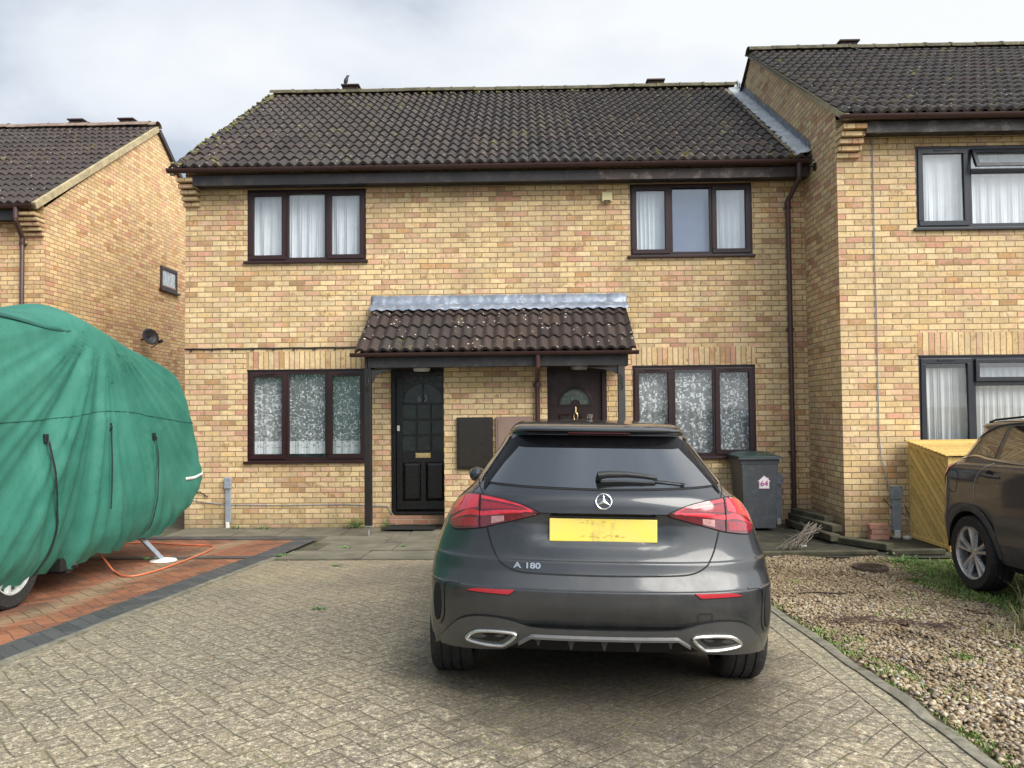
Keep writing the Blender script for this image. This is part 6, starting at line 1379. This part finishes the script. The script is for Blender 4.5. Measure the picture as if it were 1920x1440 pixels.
# weathered timber baulks beside the right gable
OLDW = simple('mossy_old_timber', (.075, .068, .042), .95, .5, 5, .8, 50, dirt=(.05, .06, .025), world=True)
for (x0_, y0_, x1_, y1_, z, wd, hh, lab) in ((3.66, 10.85, 3.70, 9.35, .03, .13, .085, 'lowest old timber baulk leaning along the right gable'), (3.70, 10.85, 3.80, 9.55, .115, .13, .085, 'middle old timber baulk on the pile by the right gable'), (3.72, 10.8, 3.86, 9.95, .20, .13, .07, 'topmost old timber baulk with green moss by the right gable'), (3.72, 9.5, 4.12, 8.86, .022, .14, .08, 'front old timber baulk jutting out onto the yard towards the gravel'), (2.2, 8.72, 3.9, 8.70, .01, .07, .05, 'thin dark timber edging between the yard and the gravel'), (4.05, 8.72, 4.66, 8.74, .01, .08, .06, 'short dark timber edging between the baulks and the timber store')):
    mb = MB(); mb.bar((x0_, y0_, z+hh/2), (x1_, y1_, z+hh/2+gz(x1_, y1_)), wd, hh); tag(mb.build('timber_baulk', OLDW, None, bevel=.012), lab, 'timber', 'old timber baulks in the yard')
# dead branches
BARK = simple('pale_dead_wood', (.15, .13, .105), .9, .35, 20, .6, 80)
mb = MB(); Rb = random.Random(4)
for _ in range(26):
    a0_ = Vector((3.62+Rb.uniform(-.08, .05), 9.75+Rb.uniform(-.12, .12), .10+Rb.uniform(0, .12))); b0_ = Vector((2.95+Rb.uniform(-.12, .15), 8.85+Rb.uniform(-.08, .15), .04+Rb.uniform(0, .03))); pts = [a0_.lerp(b0_, q/5)+Vector((Rb.uniform(-.03, .03), Rb.uniform(-.03, .03), Rb.uniform(-.015, .02)))*(q not in (0,)) for q in range(6)]
    mb.tube(pts, [.006, .005, .005, .004, .003, .002], 5)
    for q in (1, 2, 3, 4):
        if Rb.random() < .8: d = Vector((Rb.uniform(-.12, .06), Rb.uniform(-.12, .12), Rb.uniform(-.01, .06))); mb.tube([pts[q], pts[q]+d*.5, pts[q]+d], [.003, .0025, .0015], 4)
tag(mb.build('dead_branch', BARK, smooth=True), 'bundle of pale dry twigs lying beside the old timbers in the yard', 'branches', 'dead twigs on the ground')
DK = simple('dark_twig', (.05, .035, .03), .9, .3)
for (pl_, r, lab) in (([(2.30, 6.62), (2.45, 6.68), (2.62, 6.65), (2.80, 6.72)], .006, 'thin dark stick lying across the gravel behind the car'), ([(3.1, 3.75), (3.3, 3.82), (3.45, 3.80)], .006, 'pale straight twig by the grass patch at the bottom right')):
    mb = MB(); mb.tube([(x, y, gz(x, y)+.022) for x, y in smooth_pts(pl_, 4)], r, 5); tag(mb.build('twig', DK if 'dark' in lab else BARK), lab, 'twig', 'dead twigs on the ground')
mb = MB(); Rb = random.Random(8)
for _ in range(70):
    x = 2.05+Rb.random()*.95; y = 5.62+.05*sin(x*6)+Rb.gauss(0, .05); a = Rb.gauss(0, .5); L = Rb.uniform(.04, .13); z = gz(x, y)+.024
    mb.tube([(x, y, z), (x+L*.5*cos(a), y+L*.5*sin(a), z+Rb.uniform(0, .02)), (x+L*cos(a), y+L*sin(a), z)], .0028, 4)
tag(mb.build('dead_creeper', simple('purple_brown_stem', (.085, .05, .045), .9, .3), None), 'strip of dark purple-brown dead creeper stems across the middle of the gravel', 'dead plant')
mx_, my_ = 3.50, 7.98; mz = gz(mx_, my_)
M_ = thing('drain_cover', (mx_, my_, mz), 'round rusty drain cover lying in the gravel in front of the yard', 'drain cover'); RST = simple('rusty_iron', (.060, .042, .028), .85, .4, 12, .7, 60, dirt=(.10, .08, .05))
mb = MB(); mb.lathe([(.001, .030), (.12, .032), (.125, .024), (.15, .024), (.155, .034), (.17, .034), (.178, .0)], (mx_, my_, mz+.008), 'z', 36)
for k in range(-3, 4): mb.box(mx_-sqrt(max(.0, .0125-(k*.03)**2)), mx_+sqrt(max(.0, .0125-(k*.03)**2)), my_+k*.03-.004, my_+k*.03+.004, mz+.038, mz+.044)
mb.build('lid', RST, M_, smooth=True, sharp=30)
STN = simple('pale_stone', (.55, .53, .48), .85, .2, 14, .5, 40)
for (x, y, r, lab) in ((4.60, RY-.10, .05, 'white lump of mortar at the foot of the wide duct post'), (4.73, RY-.14, .06, 'largest grey lump of mortar beside the wide duct post'), (4.84, RY-.10, .04, 'small grey stone next to the timber store foot'), (4.02, 9.05, .045, 'flat white stone on the dark yard beyond the drain cover'), (3.25, 9.2, .05, 'flat white stone on the dark yard near the dry twigs'), (-2.62, 4.0, .012, 'tiny white chip on the driveway left of the middle')):
    mb = MB(); z = gz(x, y); V_, F_ = ico(); q = V_*np.array([r, r*.8, r*(.55 if r > .045 and y > 9.5 else .25)])*(1+.12*rng.randn(len(V_), 1)); i = [mb.vt((x+a[0], y+a[1], z+a[2]+r*.2+.005)) for a in q]
    for f in F_: mb.fc(*[i[j] for j in f])
    tag(mb.build('stone', STN, smooth=True), lab, 'stone', 'pale stones and mortar lumps lying about')
